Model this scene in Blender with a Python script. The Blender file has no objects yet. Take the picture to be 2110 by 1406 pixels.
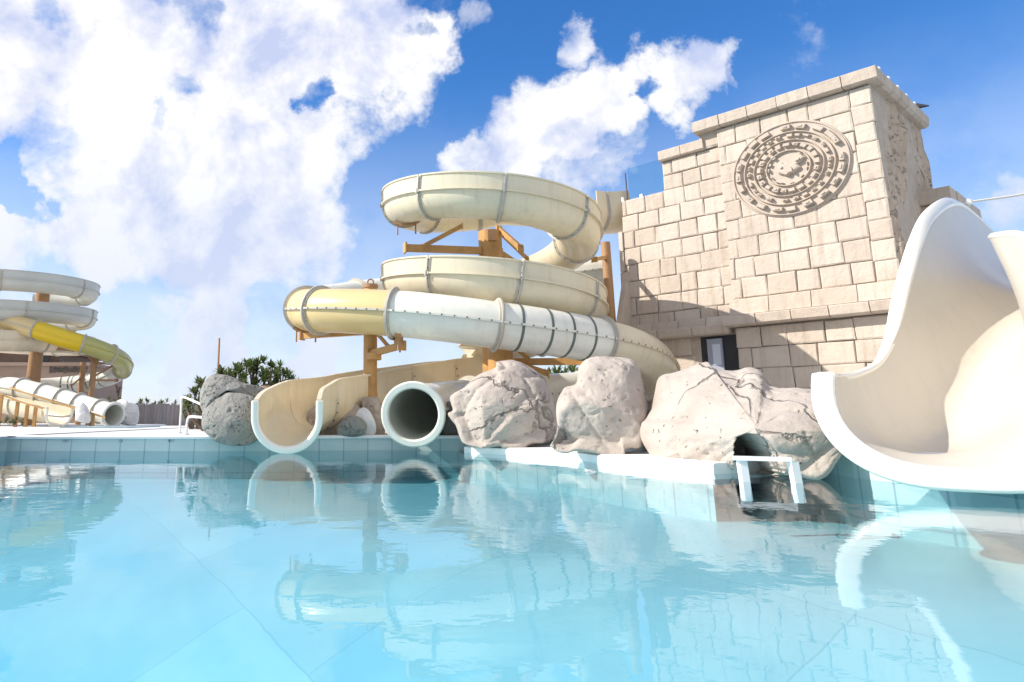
import bpy, math, random
from mathutils import Vector as V, noise, Matrix
R = math.radians
sc = bpy.context.scene
# ------------------------------------------------------------------ camera
# pixel frame of the 2110x1406 photograph: principal point (790,515), focal 1462 px, horizon y=862
F_, CX, CY, PITCH, CAMZ = 1462.0, 790.0, 515.0, math.atan(347/1462.0), 0.54
cam = bpy.data.cameras.new('camera'); co = bpy.data.objects.new('camera', cam); sc.collection.objects.link(co)
co.location = (0, 0, CAMZ); co.rotation_euler = (math.pi/2 + PITCH, 0, 0)
cam.sensor_width = 36; cam.lens = 36*F_/2110; cam.shift_x = (1055-CX)/2110; cam.shift_y = -(703-CY)/2110
cam.clip_start = .05; cam.clip_end = 3000; sc.camera = co
sc.view_settings.view_transform = 'Standard'; sc.view_settings.look = 'None'
sc.view_settings.exposure = 0.75; sc.view_settings.gamma = 1
EXPO = 2**0.75
SUN = V((.80, .06, -.60)).normalized()            # direction the light travels
def ray(px, py):
    c, s = math.cos(PITCH), math.sin(PITCH); a = px-CX; b = -(py-CY)
    return V((a, F_*c-b*s, F_*s+b*c))
def W(px, py, Y):
    d = ray(px, py); return V((0, 0, CAMZ))+d*(Y/d.y)
def Wz(px, py, z):
    d = ray(px, py); return V((0, 0, CAMZ))+d*((z-CAMZ)/d.z)
# ------------------------------------------------------------------ world
w = bpy.data.worlds.new('World'); sc.world = w; w.use_nodes = True
nt = w.node_tree; N = nt.nodes; L = nt.links; N.clear()
def nd(t, **k):
    n = N.new(t)
    for a, v in k.items(): setattr(n, a, v)
    return n
def mth(op, a, b=None, clamp=False):
    n = nd('ShaderNodeMath', operation=op); n.use_clamp = clamp
    for i, v in enumerate((a, b)):
        if v is None: continue
        if isinstance(v, (int, float)): n.inputs[i].default_value = v
        else: L.new(v, n.inputs[i])
    return n.outputs[0]
sky = nd('ShaderNodeTexSky', sky_type='NISHITA'); sky.sun_disc = False
sky.sun_elevation = math.asin(-SUN.z); sky.sun_rotation = math.atan2(-SUN.x, -SUN.y)
sky.air_density = 1.0; sky.dust_density = .25; sky.ozone_density = 3.0
hsv = nd('ShaderNodeHueSaturation'); hsv.inputs['Hue'].default_value = .508; hsv.inputs['Saturation'].default_value = 1.32; hsv.inputs['Value'].default_value = 1.0
L.new(sky.outputs[0], hsv.inputs['Color'])
tcn = nd('ShaderNodeTexCoord'); gen = tcn.outputs['Generated']
def vdot(px, py):
    d = ray(px, py).normalized(); n = nd('ShaderNodeVectorMath', operation='DOT_PRODUCT')
    L.new(nrm, n.inputs[0]); n.inputs[1].default_value = d; return n.outputs['Value']
nn = nd('ShaderNodeVectorMath', operation='NORMALIZE'); L.new(gen, nn.inputs[0]); nrm0 = nn.outputs[0]
def warp(src, scale, amt, det):
    q = nd('ShaderNodeTexNoise'); L.new(src, q.inputs['Vector']); q.inputs['Scale'].default_value = scale; q.inputs['Detail'].default_value = det; q.inputs['Roughness'].default_value = .6
    a = nd('ShaderNodeVectorMath', operation='SUBTRACT'); L.new(q.outputs['Color'], a.inputs[0]); a.inputs[1].default_value = (.5, .5, .5)
    b = nd('ShaderNodeVectorMath', operation='SCALE'); L.new(a.outputs[0], b.inputs[0]); b.inputs['Scale'].default_value = amt
    c = nd('ShaderNodeVectorMath', operation='ADD'); L.new(src, c.inputs[0]); L.new(b.outputs[0], c.inputs[1])
    e = nd('ShaderNodeVectorMath', operation='NORMALIZE'); L.new(c.outputs[0], e.inputs[0]); return e.outputs[0]
nrm = warp(nrm0, 8, .20, 10)
CL = [  # cloud masses: centre direction (as pixel of the photo), radius px, strength
 (60,120,260,1),(330,90,170,1),(560,90,150,1),(760,80,130,1),(250,330,230,1),(520,330,190,1),(620,480,130,.62),(850,70,80,1),
 (100,470,150,.55),(380,560,190,.45),(640,620,150,.35),(60,780,200,.6),(250,690,110,.6),(480,760,180,.65),(720,740,120,.6),(440,430,200,1),
 (970,330,60,.7),(1070,320,80,.8),(1160,265,85,.9),(1240,200,80,.95),(1320,170,60,.8),(1390,185,65,.9),(1450,130,60,.85),(1490,95,35,.6),(1220,330,90,.55),
 (1195,60,38,.55),(985,15,45,.5),(1540,145,20,.4),(2060,470,75,.45),(1955,350,35,.35),(-250,300,300,.9),(-200,800,220,.4),(300,-250,200,.8),(-300,-150,250,.8),
 (900,-350,260,.5),(1500,-450,220,.4),(2700,100,200,.5)]
acc = None
BK = [((0, -1, .45), 55, 1.0), ((-1, -.5, .5), 32, .9), ((1, -.6, .4), 35, .9), ((.1, -.2, 1), 26, .8)]   # unseen cloud banks behind and above the camera, added to raise ambient light
for dr_, deg, st in BK:
    q_ = nd('ShaderNodeVectorMath', operation='DOT_PRODUCT'); L.new(nrm, q_.inputs[0]); q_.inputs[1].default_value = V(dr_).normalized()
    m = nd('ShaderNodeMapRange', interpolation_type='SMOOTHSTEP'); L.new(q_.outputs['Value'], m.inputs['Value'])
    m.inputs['From Min'].default_value = math.cos(R(deg)); m.inputs['From Max'].default_value = math.cos(R(deg*.3)); m.inputs['To Max'].default_value = st
    acc = m.outputs[0] if acc is None else mth('MAXIMUM', acc, m.outputs[0])
for px, py, r, st in CL:
    ang = math.atan(r/1500.0)*1.15
    m = nd('ShaderNodeMapRange', interpolation_type='SMOOTHSTEP'); L.new(vdot(px, py), m.inputs['Value'])
    m.inputs['From Min'].default_value = math.cos(ang*1.35); m.inputs['From Max'].default_value = math.cos(ang*.25)
    m.inputs['To Max'].default_value = st
    acc = m.outputs[0] if acc is None else mth('MAXIMUM', acc, m.outputs[0])
HL = [(375,200,34),(320,240,18),(110,310,60),(400,15,50),(75,50,40),(650,200,28),(20,350,50),(860,30,20),(60,395,40),(1330,180,25),(560,700,40)]
for px, py, r in HL:
    ang = math.atan(r/1500.0)
    m = nd('ShaderNodeMapRange', interpolation_type='SMOOTHSTEP'); L.new(vdot(px, py), m.inputs['Value'])
    m.inputs['From Min'].default_value = math.cos(ang*1.6); m.inputs['From Max'].default_value = math.cos(ang*.3)
    m.inputs['To Max'].default_value = .5
    acc = mth('SUBTRACT', acc, m.outputs[0])
def ns(scale, det, rough, dist=0, off=(0, 0, 0)):
    mp = nd('ShaderNodeMapping'); L.new(nrm0, mp.inputs[0]); mp.inputs['Location'].default_value = off
    n = nd('ShaderNodeTexNoise'); L.new(mp.outputs[0], n.inputs['Vector'])
    n.inputs['Scale'].default_value = scale; n.inputs['Detail'].default_value = det
    n.inputs['Roughness'].default_value = rough; n.inputs['Distortion'].default_value = dist
    return n.outputs['Fac']
n1 = ns(7, 9, .62, .25); n2 = ns(20, 6, .6, .4, (3, 1, 2))
dens = mth('ADD', acc, mth('MULTIPLY', mth('SUBTRACT', n1, .5), 1.45))
dens = mth('ADD', dens, mth('MULTIPLY', mth('SUBTRACT', n2, .5), .35))
mr = nd('ShaderNodeMapRange', interpolation_type='SMOOTHSTEP'); L.new(dens, mr.inputs['Value'])
mr.inputs['From Min'].default_value = .14; mr.inputs['From Max'].default_value = .74
# low haze of thin cloud near the horizon
sx = nd('ShaderNodeSeparateXYZ'); L.new(nrm0, sx.inputs[0])
hz = nd('ShaderNodeMapRange', interpolation_type='SMOOTHSTEP'); L.new(sx.outputs['Z'], hz.inputs['Value'])
hz.inputs['From Min'].default_value = .46; hz.inputs['From Max'].default_value = .0; hz.inputs['To Max'].default_value = .80
cf = mth('MAXIMUM', mr.outputs[0], mth('MULTIPLY', hz.outputs[0], 1.0))
ccol = nd('ShaderNodeValToRGB'); ccol.color_ramp.elements[0].position = .32; ccol.color_ramp.elements[1].position = .56
ccol.color_ramp.elements[0].color = (.56, .63, .88, 1); ccol.color_ramp.elements[1].color = (1.0, .995, 1.0, 1)
so_ = SUN*.035
rel_ = mth('MULTIPLY', mth('SUBTRACT', n1, ns(7, 9, .62, .25, (so_.x, so_.y, so_.z))), .75)  # noise shifted along the sun paints lit and shaded sides into clouds
L.new(mth('ADD', mth('ADD', ns(9, 5, .55, .2, (5, 5, 1)), rel_), mth('MULTIPLY', mth('SUBTRACT', mr.outputs[0], .7), -.04)), ccol.inputs[0])
bgs = nd('ShaderNodeBackground'); L.new(hsv.outputs[0], bgs.inputs['Color']); bgs.inputs['Strength'].default_value = .12
bgc = nd('ShaderNodeBackground'); cm_ = nd('ShaderNodeMix'); cm_.data_type = 'RGBA'; L.new(mth('MULTIPLY', hz.outputs[0], 1.0, True), cm_.inputs[0]); L.new(ccol.outputs[0], cm_.inputs[6]); cm_.inputs[7].default_value = (.66, .75, .93, 1)
L.new(cm_.outputs[2], bgc.inputs['Color']); bgc.inputs['Strength'].default_value = 1.06/EXPO
mx = nd('ShaderNodeMixShader'); L.new(cf, mx.inputs[0]); L.new(bgs.outputs[0], mx.inputs[1]); L.new(bgc.outputs[0], mx.inputs[2])
wo = nd('ShaderNodeOutputWorld'); L.new(mx.outputs[0], wo.inputs[0])
# ------------------------------------------------------------------ sun
sl = bpy.data.lights.new('sun', 'SUN'); sl.energy = 3.9; sl.angle = R(.5); sl.color = (1, .95, .87)
so = bpy.data.objects.new('sun', sl); sc.collection.objects.link(so); so.rotation_euler = SUN.to_track_quat('-Z', 'Y').to_euler(); so.location = (-20, 0, 20)
# ------------------------------------------------------------------ materials
MATS = {}
def mat(name, col, rough=.5, var=.0, scale=3.0, bump=0., bscale=20., trans=0., island=0., metal=0., coat=0., dirt=None, streak=0., stretch=(1,1,1)):
    if name in MATS: return MATS[name]
    m = bpy.data.materials.new(name); m.use_nodes = True; t = m.node_tree; n = t.nodes; l = t.links
    p = n['Principled BSDF']; p.inputs['Roughness'].default_value = rough; p.inputs['Metallic'].default_value = metal
    p.inputs['Coat Weight'].default_value = coat
    tc = n.new('ShaderNodeTexCoord'); mp = n.new('ShaderNodeMapping'); mp.inputs['Scale'].default_value = stretch; l.new(tc.outputs['Object'], mp.inputs[0])
    c = n.new('ShaderNodeRGB'); c.outputs[0].default_value = (*col, 1); cur = c.outputs[0]
    def mixc(fac, blend, a, b):
        x = n.new('ShaderNodeMix'); x.data_type = 'RGBA'; x.blend_type = blend
        if isinstance(fac, float): x.inputs[0].default_value = fac
        else: l.new(fac, x.inputs[0])
        l.new(a, x.inputs[6])
        if isinstance(b, tuple): x.inputs[7].default_value = (*b, 1)
        else: l.new(b, x.inputs[7])
        return x.outputs[2]
    def noi(sc_, det=5, ro=.6, lo=.35, hi=.65, a=0., b=1.):
        q = n.new('ShaderNodeTexNoise'); q.inputs['Scale'].default_value = sc_; q.inputs['Detail'].default_value = det; q.inputs['Roughness'].default_value = ro
        l.new(mp.outputs[0], q.inputs['Vector']); r = n.new('ShaderNodeMapRange'); l.new(q.outputs['Fac'], r.inputs[0])
        r.inputs[1].default_value = lo; r.inputs[2].default_value = hi; r.inputs[3].default_value = a; r.inputs[4].default_value = b
        return r.outputs[0]
    if var: cur = mixc(noi(scale, a=0., b=var), 'MULTIPLY', cur, (.45, .42, .40))
    if dirt: cur = mixc(noi(scale*.6, 8, .7, .5, .75, 0., dirt[1]), 'MIX', cur, dirt[0])
    if island:
        g = n.new('ShaderNodeNewGeometry'); r = n.new('ShaderNodeMapRange'); l.new(g.outputs['Random Per Island'], r.inputs[0])
        r.inputs[3].default_value = 0; r.inputs[4].default_value = island; cur = mixc(r.outputs[0], 'MULTIPLY', cur, (.62, .52, .46))
    if streak:
        m2 = n.new('ShaderNodeMapping'); m2.inputs['Scale'].default_value = (6, 6, .5); l.new(tc.outputs['Object'], m2.inputs[0])
        q = n.new('ShaderNodeTexNoise'); q.inputs['Scale'].default_value = 1.5; q.inputs['Detail'].default_value = 6; l.new(m2.outputs[0], q.inputs['Vector'])
        r = n.new('ShaderNodeMapRange'); l.new(q.outputs['Fac'], r.inputs[0]); r.inputs[1].default_value = .52; r.inputs[2].default_value = .8; r.inputs[4].default_value = streak
        cur = mixc(r.outputs[0], 'MULTIPLY', cur, (.5, .42, .33))
    l.new(cur, p.inputs['Base Color'])
    if bump:
        b = n.new('ShaderNodeBump'); b.inputs['Strength'].default_value = bump; b.inputs['Distance'].default_value = .02
        l.new(noi(bscale, 8, .65, .2, .8), b.inputs['Height']); l.new(b.outputs[0], p.inputs['Normal'])
    if trans:
        tr = n.new('ShaderNodeBsdfTranslucent'); l.new(cur, tr.inputs[0]); x = n.new('ShaderNodeMixShader'); x.inputs[0].default_value = trans
        l.new(p.outputs[0], x.inputs[1]); l.new(tr.outputs[0], x.inputs[2]); l.new(x.outputs[0], n['Material Output'].inputs[0])
    MATS[name] = m; return m
M_cream = mat('cream_gelcoat', (.83, .75, .56), .32, .10, 1.5, trans=.22, coat=.3, streak=.25)
M_white = mat('white_gelcoat', (.80, .78, .68), .28, .10, 1.5, trans=.03, coat=.3, streak=.25)
M_beige = mat('beige_gelcoat', (.83, .74, .56), .35, .10, 1.5, trans=.25, coat=.2, streak=.2)
M_yel = mat('yellow_gelcoat', (.88, .69, .34), .28, .10, 1.5, trans=.25, coat=.3)
M_yel2 = mat('bright_yellow_gelcoat', (.90, .66, .02), .28, .05, 1.5, trans=.25, coat=.3)
M_olive = mat('olive_gelcoat', (.60, .58, .20), .28, .15, 1.5, trans=.25, coat=.3)
M_greyfl = mat('grey_gelcoat', (.60, .60, .54), .35, .15, 1.5, trans=.1)
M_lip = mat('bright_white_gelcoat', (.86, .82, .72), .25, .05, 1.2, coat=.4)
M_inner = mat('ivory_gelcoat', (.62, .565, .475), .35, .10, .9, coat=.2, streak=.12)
M_flange = mat('flange_grp', (.54, .50, .42), .5, .3, 6)
M_bolt = mat('bolt_steel', (.10, .10, .11), .5, .2, 30)
M_band = mat('dark_band', (.13, .15, .13), .5, .2, 8)
M_steel = mat('ochre_paint', (.56, .31, .10), .45, .25, 3, bump=.1, dirt=((.16, .08, .03), .5), streak=.3)
M_steel2 = mat('brown_paint', (.40, .22, .10), .5, .25, 3, bump=.1)
M_stone = mat('sandstone', (.58, .50, .415), .85, .18, 2.5, bump=.8, bscale=9, island=.36, streak=.45)
M_mortar = mat('mortar', (.50, .42, .34), .95, .3, 4, bump=.5)
M_stone2 = mat('carved_stone', (.50, .42, .345), .9, .2, 4, bump=.25, bscale=8)
M_rough = mat('weathered_stone', (.52, .41, .31), .95, .5, 1.6, bump=.9, bscale=5, dirt=((.60, .50, .40), .7), streak=.5)
M_rock = mat('pink_rock', (.48, .415, .355), .88, .25, 1.2, bump=.6, bscale=13, dirt=((.30, .235, .20), .6))
M_rockg = mat('grey_rock', (.31, .30, .27), .92, .4, 2.2, bump=1., bscale=16, dirt=((.16, .15, .13), .6))
M_rockd = mat('dark_rock', (.16, .14, .12), .95, .3, 2, bump=.9)
M_rockw = mat('pale_rock', (.72, .70, .68), .85, .2, 2, bump=.6)
def crack(m, sc_, wd, pit_scale, pit_lo, dark):
    t = m.node_tree; n = t.nodes; l = t.links; p = n['Principled BSDF']; tc = n.new('ShaderNodeTexCoord')
    q = n.new('ShaderNodeTexNoise'); q.inputs['Scale'].default_value = 1.7; q.inputs['Detail'].default_value = 6; l.new(tc.outputs['Object'], q.inputs['Vector'])
    ma = n.new('ShaderNodeVectorMath'); ma.operation = 'MULTIPLY_ADD'; l.new(q.outputs['Color'], ma.inputs[0]); ma.inputs[1].default_value = (.7,)*3; l.new(tc.outputs['Object'], ma.inputs[2])
    v = n.new('ShaderNodeTexVoronoi'); v.feature = 'DISTANCE_TO_EDGE'; v.inputs['Scale'].default_value = sc_; l.new(ma.outputs[0], v.inputs['Vector'])
    def rng(src, a, b, c, d):
        r = n.new('ShaderNodeMapRange'); l.new(src, r.inputs[0]); 
        for i, z in enumerate((a, b, c, d)): r.inputs[i+1].default_value = z
        return r.outputs[0]
    def mm(op, a, b):
        r = n.new('ShaderNodeMath'); r.operation = op
        for i, z in enumerate((a, b)):
            if isinstance(z, float): r.inputs[i].default_value = z
            else: l.new(z, r.inputs[i])
        return r.outputs[0]
    br = n.new('ShaderNodeTexNoise'); br.inputs['Scale'].default_value = 1.1; l.new(tc.outputs['Object'], br.inputs['Vector'])
    ck = mm('MULTIPLY', rng(v.outputs['Distance'], 0., wd, 1., 0.), rng(br.outputs['Fac'], .46, .56, 0., 1.))
    pn = n.new('ShaderNodeTexNoise'); pn.inputs['Scale'].default_value = pit_scale; pn.inputs['Detail'].default_value = 3; l.new(tc.outputs['Object'], pn.inputs['Vector'])
    reg = n.new('ShaderNodeTexNoise'); reg.inputs['Scale'].default_value = 2.0; reg.inputs['Detail'].default_value = 2; l.new(tc.outputs['Object'], reg.inputs['Vector'])
    pt = mm('MULTIPLY', rng(pn.outputs['Fac'], pit_lo, pit_lo+.06, 0., 1.), rng(reg.outputs['Fac'], .44, .56, .1, 1.))
    mk = mm('MAXIMUM', ck, pt)
    x = n.new('ShaderNodeMix'); x.data_type = 'RGBA'; l.new(mm('MULTIPLY', mk, .42), x.inputs[0]); src = p.inputs['Base Color'].links[0].from_socket; l.new(src, x.inputs[6]); x.inputs[7].default_value = (*dark, 1); l.new(x.outputs[2], p.inputs['Base Color'])
    b = n.new('ShaderNodeBump'); b.inputs['Strength'].default_value = 1.; b.inputs['Distance'].default_value = .05; b.invert = True; l.new(mk, b.inputs['Height']); l.new(p.inputs['Normal'].links[0].from_socket, b.inputs['Normal']); l.new(b.outputs[0], p.inputs['Normal'])
crack(M_rock, .75, .018, 15., .67, (.17, .13, .11)); crack(M_rough, .9, .02, 9., .58, (.25, .19, .14)); crack(M_rockg, .5, .006, 22., .60, (.09, .085, .08))
M_deck = mat('deck_concrete', (.64, .63, .61), .8, .12, 1.5, bump=.15)
M_cop = mat('white_coping', (.84, .84, .83), .5, .06, 2)
M_earth = mat('planting_earth', (.30, .22, .15), .95, .4, 1)
M_wood = mat('grey_wood', (.38, .35, .35), .8, .35, 3, bump=.5, island=.5, stretch=(6, 6, .6))
M_log = mat('tan_log', (.62, .48, .36), .85, .35, 4, bump=.8, bscale=12, island=.4, stretch=(5, 5, .5))
M_rail = mat('white_rail', (.82, .82, .82), .3, .05)
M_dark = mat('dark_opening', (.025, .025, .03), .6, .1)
M_door = mat('grey_frame', (.30, .32, .38), .4, .1)
M_pane = mat('pale_pane', (.55, .60, .68), .12, .1, coat=.5)
M_leaf = mat('leaf_green', (.17, .25, .08), .55, .4, 2, trans=.3, island=.9)
M_leaf2 = mat('leaf_olive', (.19, .24, .10), .6, .4, 2, trans=.25, island=.9)
M_bark = mat('bark', (.16, .11, .08), .9, .3)
M_build = mat('far_building', (.36, .26, .20), .9, .3, .8, bump=.4)
M_bird = mat('bird_feathers', (.03, .03, .035), .7)
M_black = mat('black_paint', (.04, .05, .07), .6)
# teal tiles
def tile_mat(name, col, joint, sx_, sy_, jw, deep=None, rot=0, axes='XZ'):
    m = bpy.data.materials.new(name); m.use_nodes = True; t = m.node_tree; n = t.nodes; l = t.links; p = n['Principled BSDF']
    p.inputs['Roughness'].default_value = .35
    tc = n.new('ShaderNodeTexCoord'); mp = n.new('ShaderNodeMapping'); mp.inputs['Rotation'].default_value = (0, 0, rot)
    if axes == 'UV': l.new(tc.outputs['UV'], mp.inputs[0])
    else: l.new(tc.outputs['Object'], mp.inputs[0])
    b = n.new('ShaderNodeTexBrick'); b.offset = 0 if axes == 'UV' else .5; b.inputs['Scale'].default_value = 1
    b.inputs['Brick Width'].default_value = sx_; b.inputs['Row Height'].default_value = sy_; b.inputs['Mortar Size'].default_value = jw
    b.inputs['Mortar Smooth'].default_value = .2
    b.inputs['Color1'].default_value = (*col, 1); b.inputs['Color2'].default_value = (*[c*.93 for c in col], 1); b.inputs['Mortar'].default_value = (*joint, 1)
    nz = n.new('ShaderNodeTexNoise'); nz.inputs['Scale'].default_value = 1.5; nz.inputs['Detail'].default_value = 5
    wv = n.new('ShaderNodeVectorMath'); wv.operation = 'ADD'; l.new(mp.outputs[0], wv.inputs[0])
    nz2 = n.new('ShaderNodeTexNoise'); nz2.inputs['Scale'].default_value = 2.2; nz2.inputs['Detail'].default_value = 3
    l.new(mp.outputs[0], nz2.inputs['Vector'])
    s1 = n.new('ShaderNodeVectorMath'); s1.operation = 'MULTIPLY_ADD'; l.new(nz2.outputs['Color'], s1.inputs[0]); s1.inputs[1].default_value = (.08,)*3; s1.inputs[2].default_value = (-.04,)*3
    l.new(s1.outputs[0], wv.inputs[1])
    l.new((wv if axes != 'UV' else mp).outputs[0], b.inputs['Vector']); l.new(mp.outputs[0], nz.inputs['Vector'])
    x = n.new('ShaderNodeMix'); x.data_type = 'RGBA'; x.blend_type = 'MULTIPLY'; l.new(nz.outputs['Fac'], x.inputs[0]); l.new(b.outputs['Color'], x.inputs[6]); x.inputs[7].default_value = (.58, .76, .82, 1)
    l.new(x.outputs[2], p.inputs['Base Color']); return m
M_tile = tile_mat('teal_wall_tile', (.62, .69, .67), (.38, .46, .47), .42, 1.0, .012, axes='UV')
M_floor = tile_mat('pool_floor', (.43, .60, .62), (.31, .49, .53), 2.3, 2.3, .007, rot=R(58), axes='O')
# water
M_water = bpy.data.materials.new('water'); M_water.use_nodes = True
t = M_water.node_tree; n = t.nodes; l = t.links; n.clear()
tc = n.new('ShaderNodeTexCoord')
def wn(scale, st, det=3):
    mp = n.new('ShaderNodeMapping'); mp.inputs['Scale'].default_value = st; l.new(tc.outputs['Object'], mp.inputs[0])
    q = n.new('ShaderNodeTexNoise'); q.inputs['Scale'].default_value = scale; q.inputs['Detail'].default_value = det; l.new(mp.outputs[0], q.inputs['Vector']); return q.outputs['Fac']
a1 = n.new('ShaderNodeMath'); a1.operation = 'MULTIPLY_ADD'; l.new(wn(5., (1, 1, 1), 3), a1.inputs[0]); a1.inputs[1].default_value = .35; l.new(wn(.7, (1, 1, 1), 2), a1.inputs[2])
pm = n.new('ShaderNodeMapRange'); l.new(wn(.22, (1, 1, 1), 3), pm.inputs[0]); pm.inputs[1].default_value = .40; pm.inputs[2].default_value = .62; pm.inputs[3].default_value = .12; pm.inputs[4].default_value = .60
l.new(pm.outputs[0], a1.inputs[1])
bp = n.new('ShaderNodeBump'); bp.inputs['Strength'].default_value = 1.0; bp.inputs['Distance'].default_value = .0046; l.new(a1.outputs[0], bp.inputs['Height'])
gm = n.new('ShaderNodeNewGeometry'); dt = n.new('ShaderNodeVectorMath'); dt.operation = 'DOT_PRODUCT'; l.new(gm.outputs['Incoming'], dt.inputs[0]); l.new(bp.outputs[0], dt.inputs[1])
def wm(op, a, b=None):
    q = n.new('ShaderNodeMath'); q.operation = op
    for i, v in enumerate((a, b)):
        if v is None: continue
        if isinstance(v, (int, float)): q.inputs[i].default_value = v
        else: l.new(v, q.inputs[i])
    return q
fr = wm('MULTIPLY_ADD', wm('POWER', wm('SUBTRACT', 1.0, wm('ABSOLUTE', dt.outputs['Value']).outputs[0]).outputs[0], 5.0).outputs[0], .80); fr.inputs[2].default_value = .02
gl = n.new('ShaderNodeBsdfGlossy'); gl.inputs['Roughness'].default_value = .0; l.new(bp.outputs[0], gl.inputs['Normal'])
tr = n.new('ShaderNodeBsdfTransparent'); tr.inputs[0].default_value = (.90, .98, .99, 1)
x = n.new('ShaderNodeMixShader'); l.new(fr.outputs[0], x.inputs[0]); l.new(tr.outputs[0], x.inputs[1]); l.new(gl.outputs[0], x.inputs[2])
o = n.new('ShaderNodeOutputMaterial'); l.new(x.outputs[0], o.inputs[0])
va = n.new('ShaderNodeVolumeAbsorption'); va.inputs['Color'].default_value = (.0, .74, .91, 1); va.inputs['Density'].default_value = .13; l.new(va.outputs[0], o.inputs['Volume'])
M_glass = bpy.data.materials.new('clear_glass'); M_glass.use_nodes = True
t = M_glass.node_tree; n = t.nodes; l = t.links; n.clear()
fr = n.new('ShaderNodeFresnel'); fr.inputs['IOR'].default_value = 1.45; gl = n.new('ShaderNodeBsdfGlossy'); gl.inputs['Roughness'].default_value = .02
tr = n.new('ShaderNodeBsdfTransparent'); tr.inputs[0].default_value = (.66, .86, .94, 1); x = n.new('ShaderNodeMixShader')
l.new(fr.outputs[0], x.inputs[0]); l.new(tr.outputs[0], x.inputs[1]); l.new(gl.outputs[0], x.inputs[2]); o = n.new('ShaderNodeOutputMaterial'); l.new(x.outputs[0], o.inputs[0])
# ------------------------------------------------------------------ mesh helpers
class MB:
    def __init__(s): s.v = []; s.f = []; s.m = []
    def add(s, vs, fs, mi=0):
        k = len(s.v); s.v += [tuple(q) for q in vs]; s.f += [tuple(i+k for i in f) for f in fs]; s.m += [mi]*len(fs)
    def box(s, c, ax, ay, az, mi=0):                     # centre and three half-axis vectors
        c, ax, ay, az = V(c), V(ax), V(ay), V(az)
        vs = [c+ax*i+ay*j+az*k for k in (-1, 1) for j in (-1, 1) for i in (-1, 1)]
        s.add(vs, [(0, 2, 3, 1), (4, 5, 7, 6), (0, 1, 5, 4), (2, 6, 7, 3), (0, 4, 6, 2), (1, 3, 7, 5)], mi)
    def beam(s, a, b, wd, ht, mi=0, up=V((0, 0, 1))):
        a, b = V(a), V(b); d = (b-a); e = d.normalized(); sd = e.cross(up)
        if sd.length < 1e-3: sd = V((1, 0, 0))
        sd.normalize(); u = sd.cross(e); s.box((a+b)/2, d/2, sd*wd/2, u*ht/2, mi)
    def tube(s, pts, r, seg=10, mi=0, cap=True):
        prof = [(math.cos(2*math.pi*i/seg), math.sin(2*math.pi*i/seg)) for i in range(seg)]
        rr = r if isinstance(r, (list, tuple)) else [r]*len(pts)
        s.sweep(pts, [[(u*q, v*q) for u, v in prof] for q in rr], cap, mi)
    def sweep(s, pts, prof, cap=True, mi=0, sgn=1, closed=True):
        pts = [V(p) for p in pts]; n_ = len(pts); multi = isinstance(prof[0], list); rings = []
        lastsd = None
        for i, p in enumerate(pts):
            t_ = (pts[min(i+1, n_-1)]-pts[max(i-1, 0)]).normalized()
            sd = t_.cross(V((0, 0, 1)))
            if sd.length < .05: sd = lastsd or V((1, 0, 0))
            sd.normalize(); lastsd = sd; u = sd.cross(t_)
            pr = prof[i] if multi else prof
            rings.append([p+sd*a*sgn+u*b for a, b in pr])
        m_ = len(rings[0]); vs = [q for r_ in rings for q in r_]; fs = []
        for i in range(n_-1):
            for j in range(m_ if closed else m_-1):
                j2 = (j+1) % m_; q = (i*m_+j, i*m_+j2, (i+1)*m_+j2, (i+1)*m_+j)
                fs.append(q if sgn < 0 else q[::-1])
        if cap: 
            fs.append(tuple(range(m_))); fs.append(tuple(range((n_-1)*m_+m_-1, (n_-1)*m_-1, -1)))
        s.add(vs, fs, mi)
    def build(s, name, mats, parent=None, smooth=True, ang=35):
        me = bpy.data.meshes.new(name); me.from_pydata(s.v, [], s.f)
        for m_ in (mats if isinstance(mats, (list, tuple)) else [mats]): me.materials.append(m_)
        me.polygons.foreach_set('material_index', s.m)
        if smooth:
            me.polygons.foreach_set('use_smooth', [True]*len(me.polygons)); me.set_sharp_from_angle(angle=R(ang))
        me.update(); ob = bpy.data.objects.new(name, me); sc.collection.objects.link(ob)
        if parent is not None:
            ob.parent = parent; ob.matrix_parent_inverse = Matrix.Translation(-parent.location)
        return ob
def tag(o, label=None, cat=None, group=None, kind=None):
    if label: o['label'] = label
    if cat: o['category'] = cat
    if group: o['group'] = group
    if kind: o['kind'] = kind
    return o
def empty(name, loc, label, cat, group=None):
    o = bpy.data.objects.new(name, None); sc.collection.objects.link(o); o.location = loc; o.empty_display_size = .2
    return tag(o, label, cat, group)
def cat(P, n_=8):                                       # Catmull-Rom
    P = [V(p) for p in P]; Q = [P[0]*2-P[1]]+P+[P[-1]*2-P[-2]]; out = []
    for i in range(1, len(Q)-2):
        a, b, c, d = Q[i-1:i+3]
        for k in range(n_):
            t_ = k/n_; out.append(.5*((2*b)+(c-a)*t_+(2*a-5*b+4*c-d)*t_*t_+(3*b-a-3*c+d)*t_**3))
    out.append(P[-1]); return out
def lens(P):
    s = [0]
    for a, b in zip(P, P[1:]): s.append(s[-1]+(b-a).length)
    return s
def at_len(P, S, d):
    d = max(0, min(S[-1], d))
    for i in range(len(P)-1):
        if S[i+1] >= d:
            k = (d-S[i])/max(1e-6, S[i+1]-S[i]); return P[i].lerp(P[i+1], k)
    return P[-1]
def sub(P, S, a, b, step=.1):
    n_ = max(2, int((b-a)/step)+1); return [at_len(P, S, a+(b-a)*i/(n_-1)) for i in range(n_)]
def arc(r, a0, a1, n_=20): return [(r*math.cos(R(a0+(a1-a0)*i/n_)), r*math.sin(R(a0+(a1-a0)*i/n_))) for i in range(n_+1)]
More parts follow.
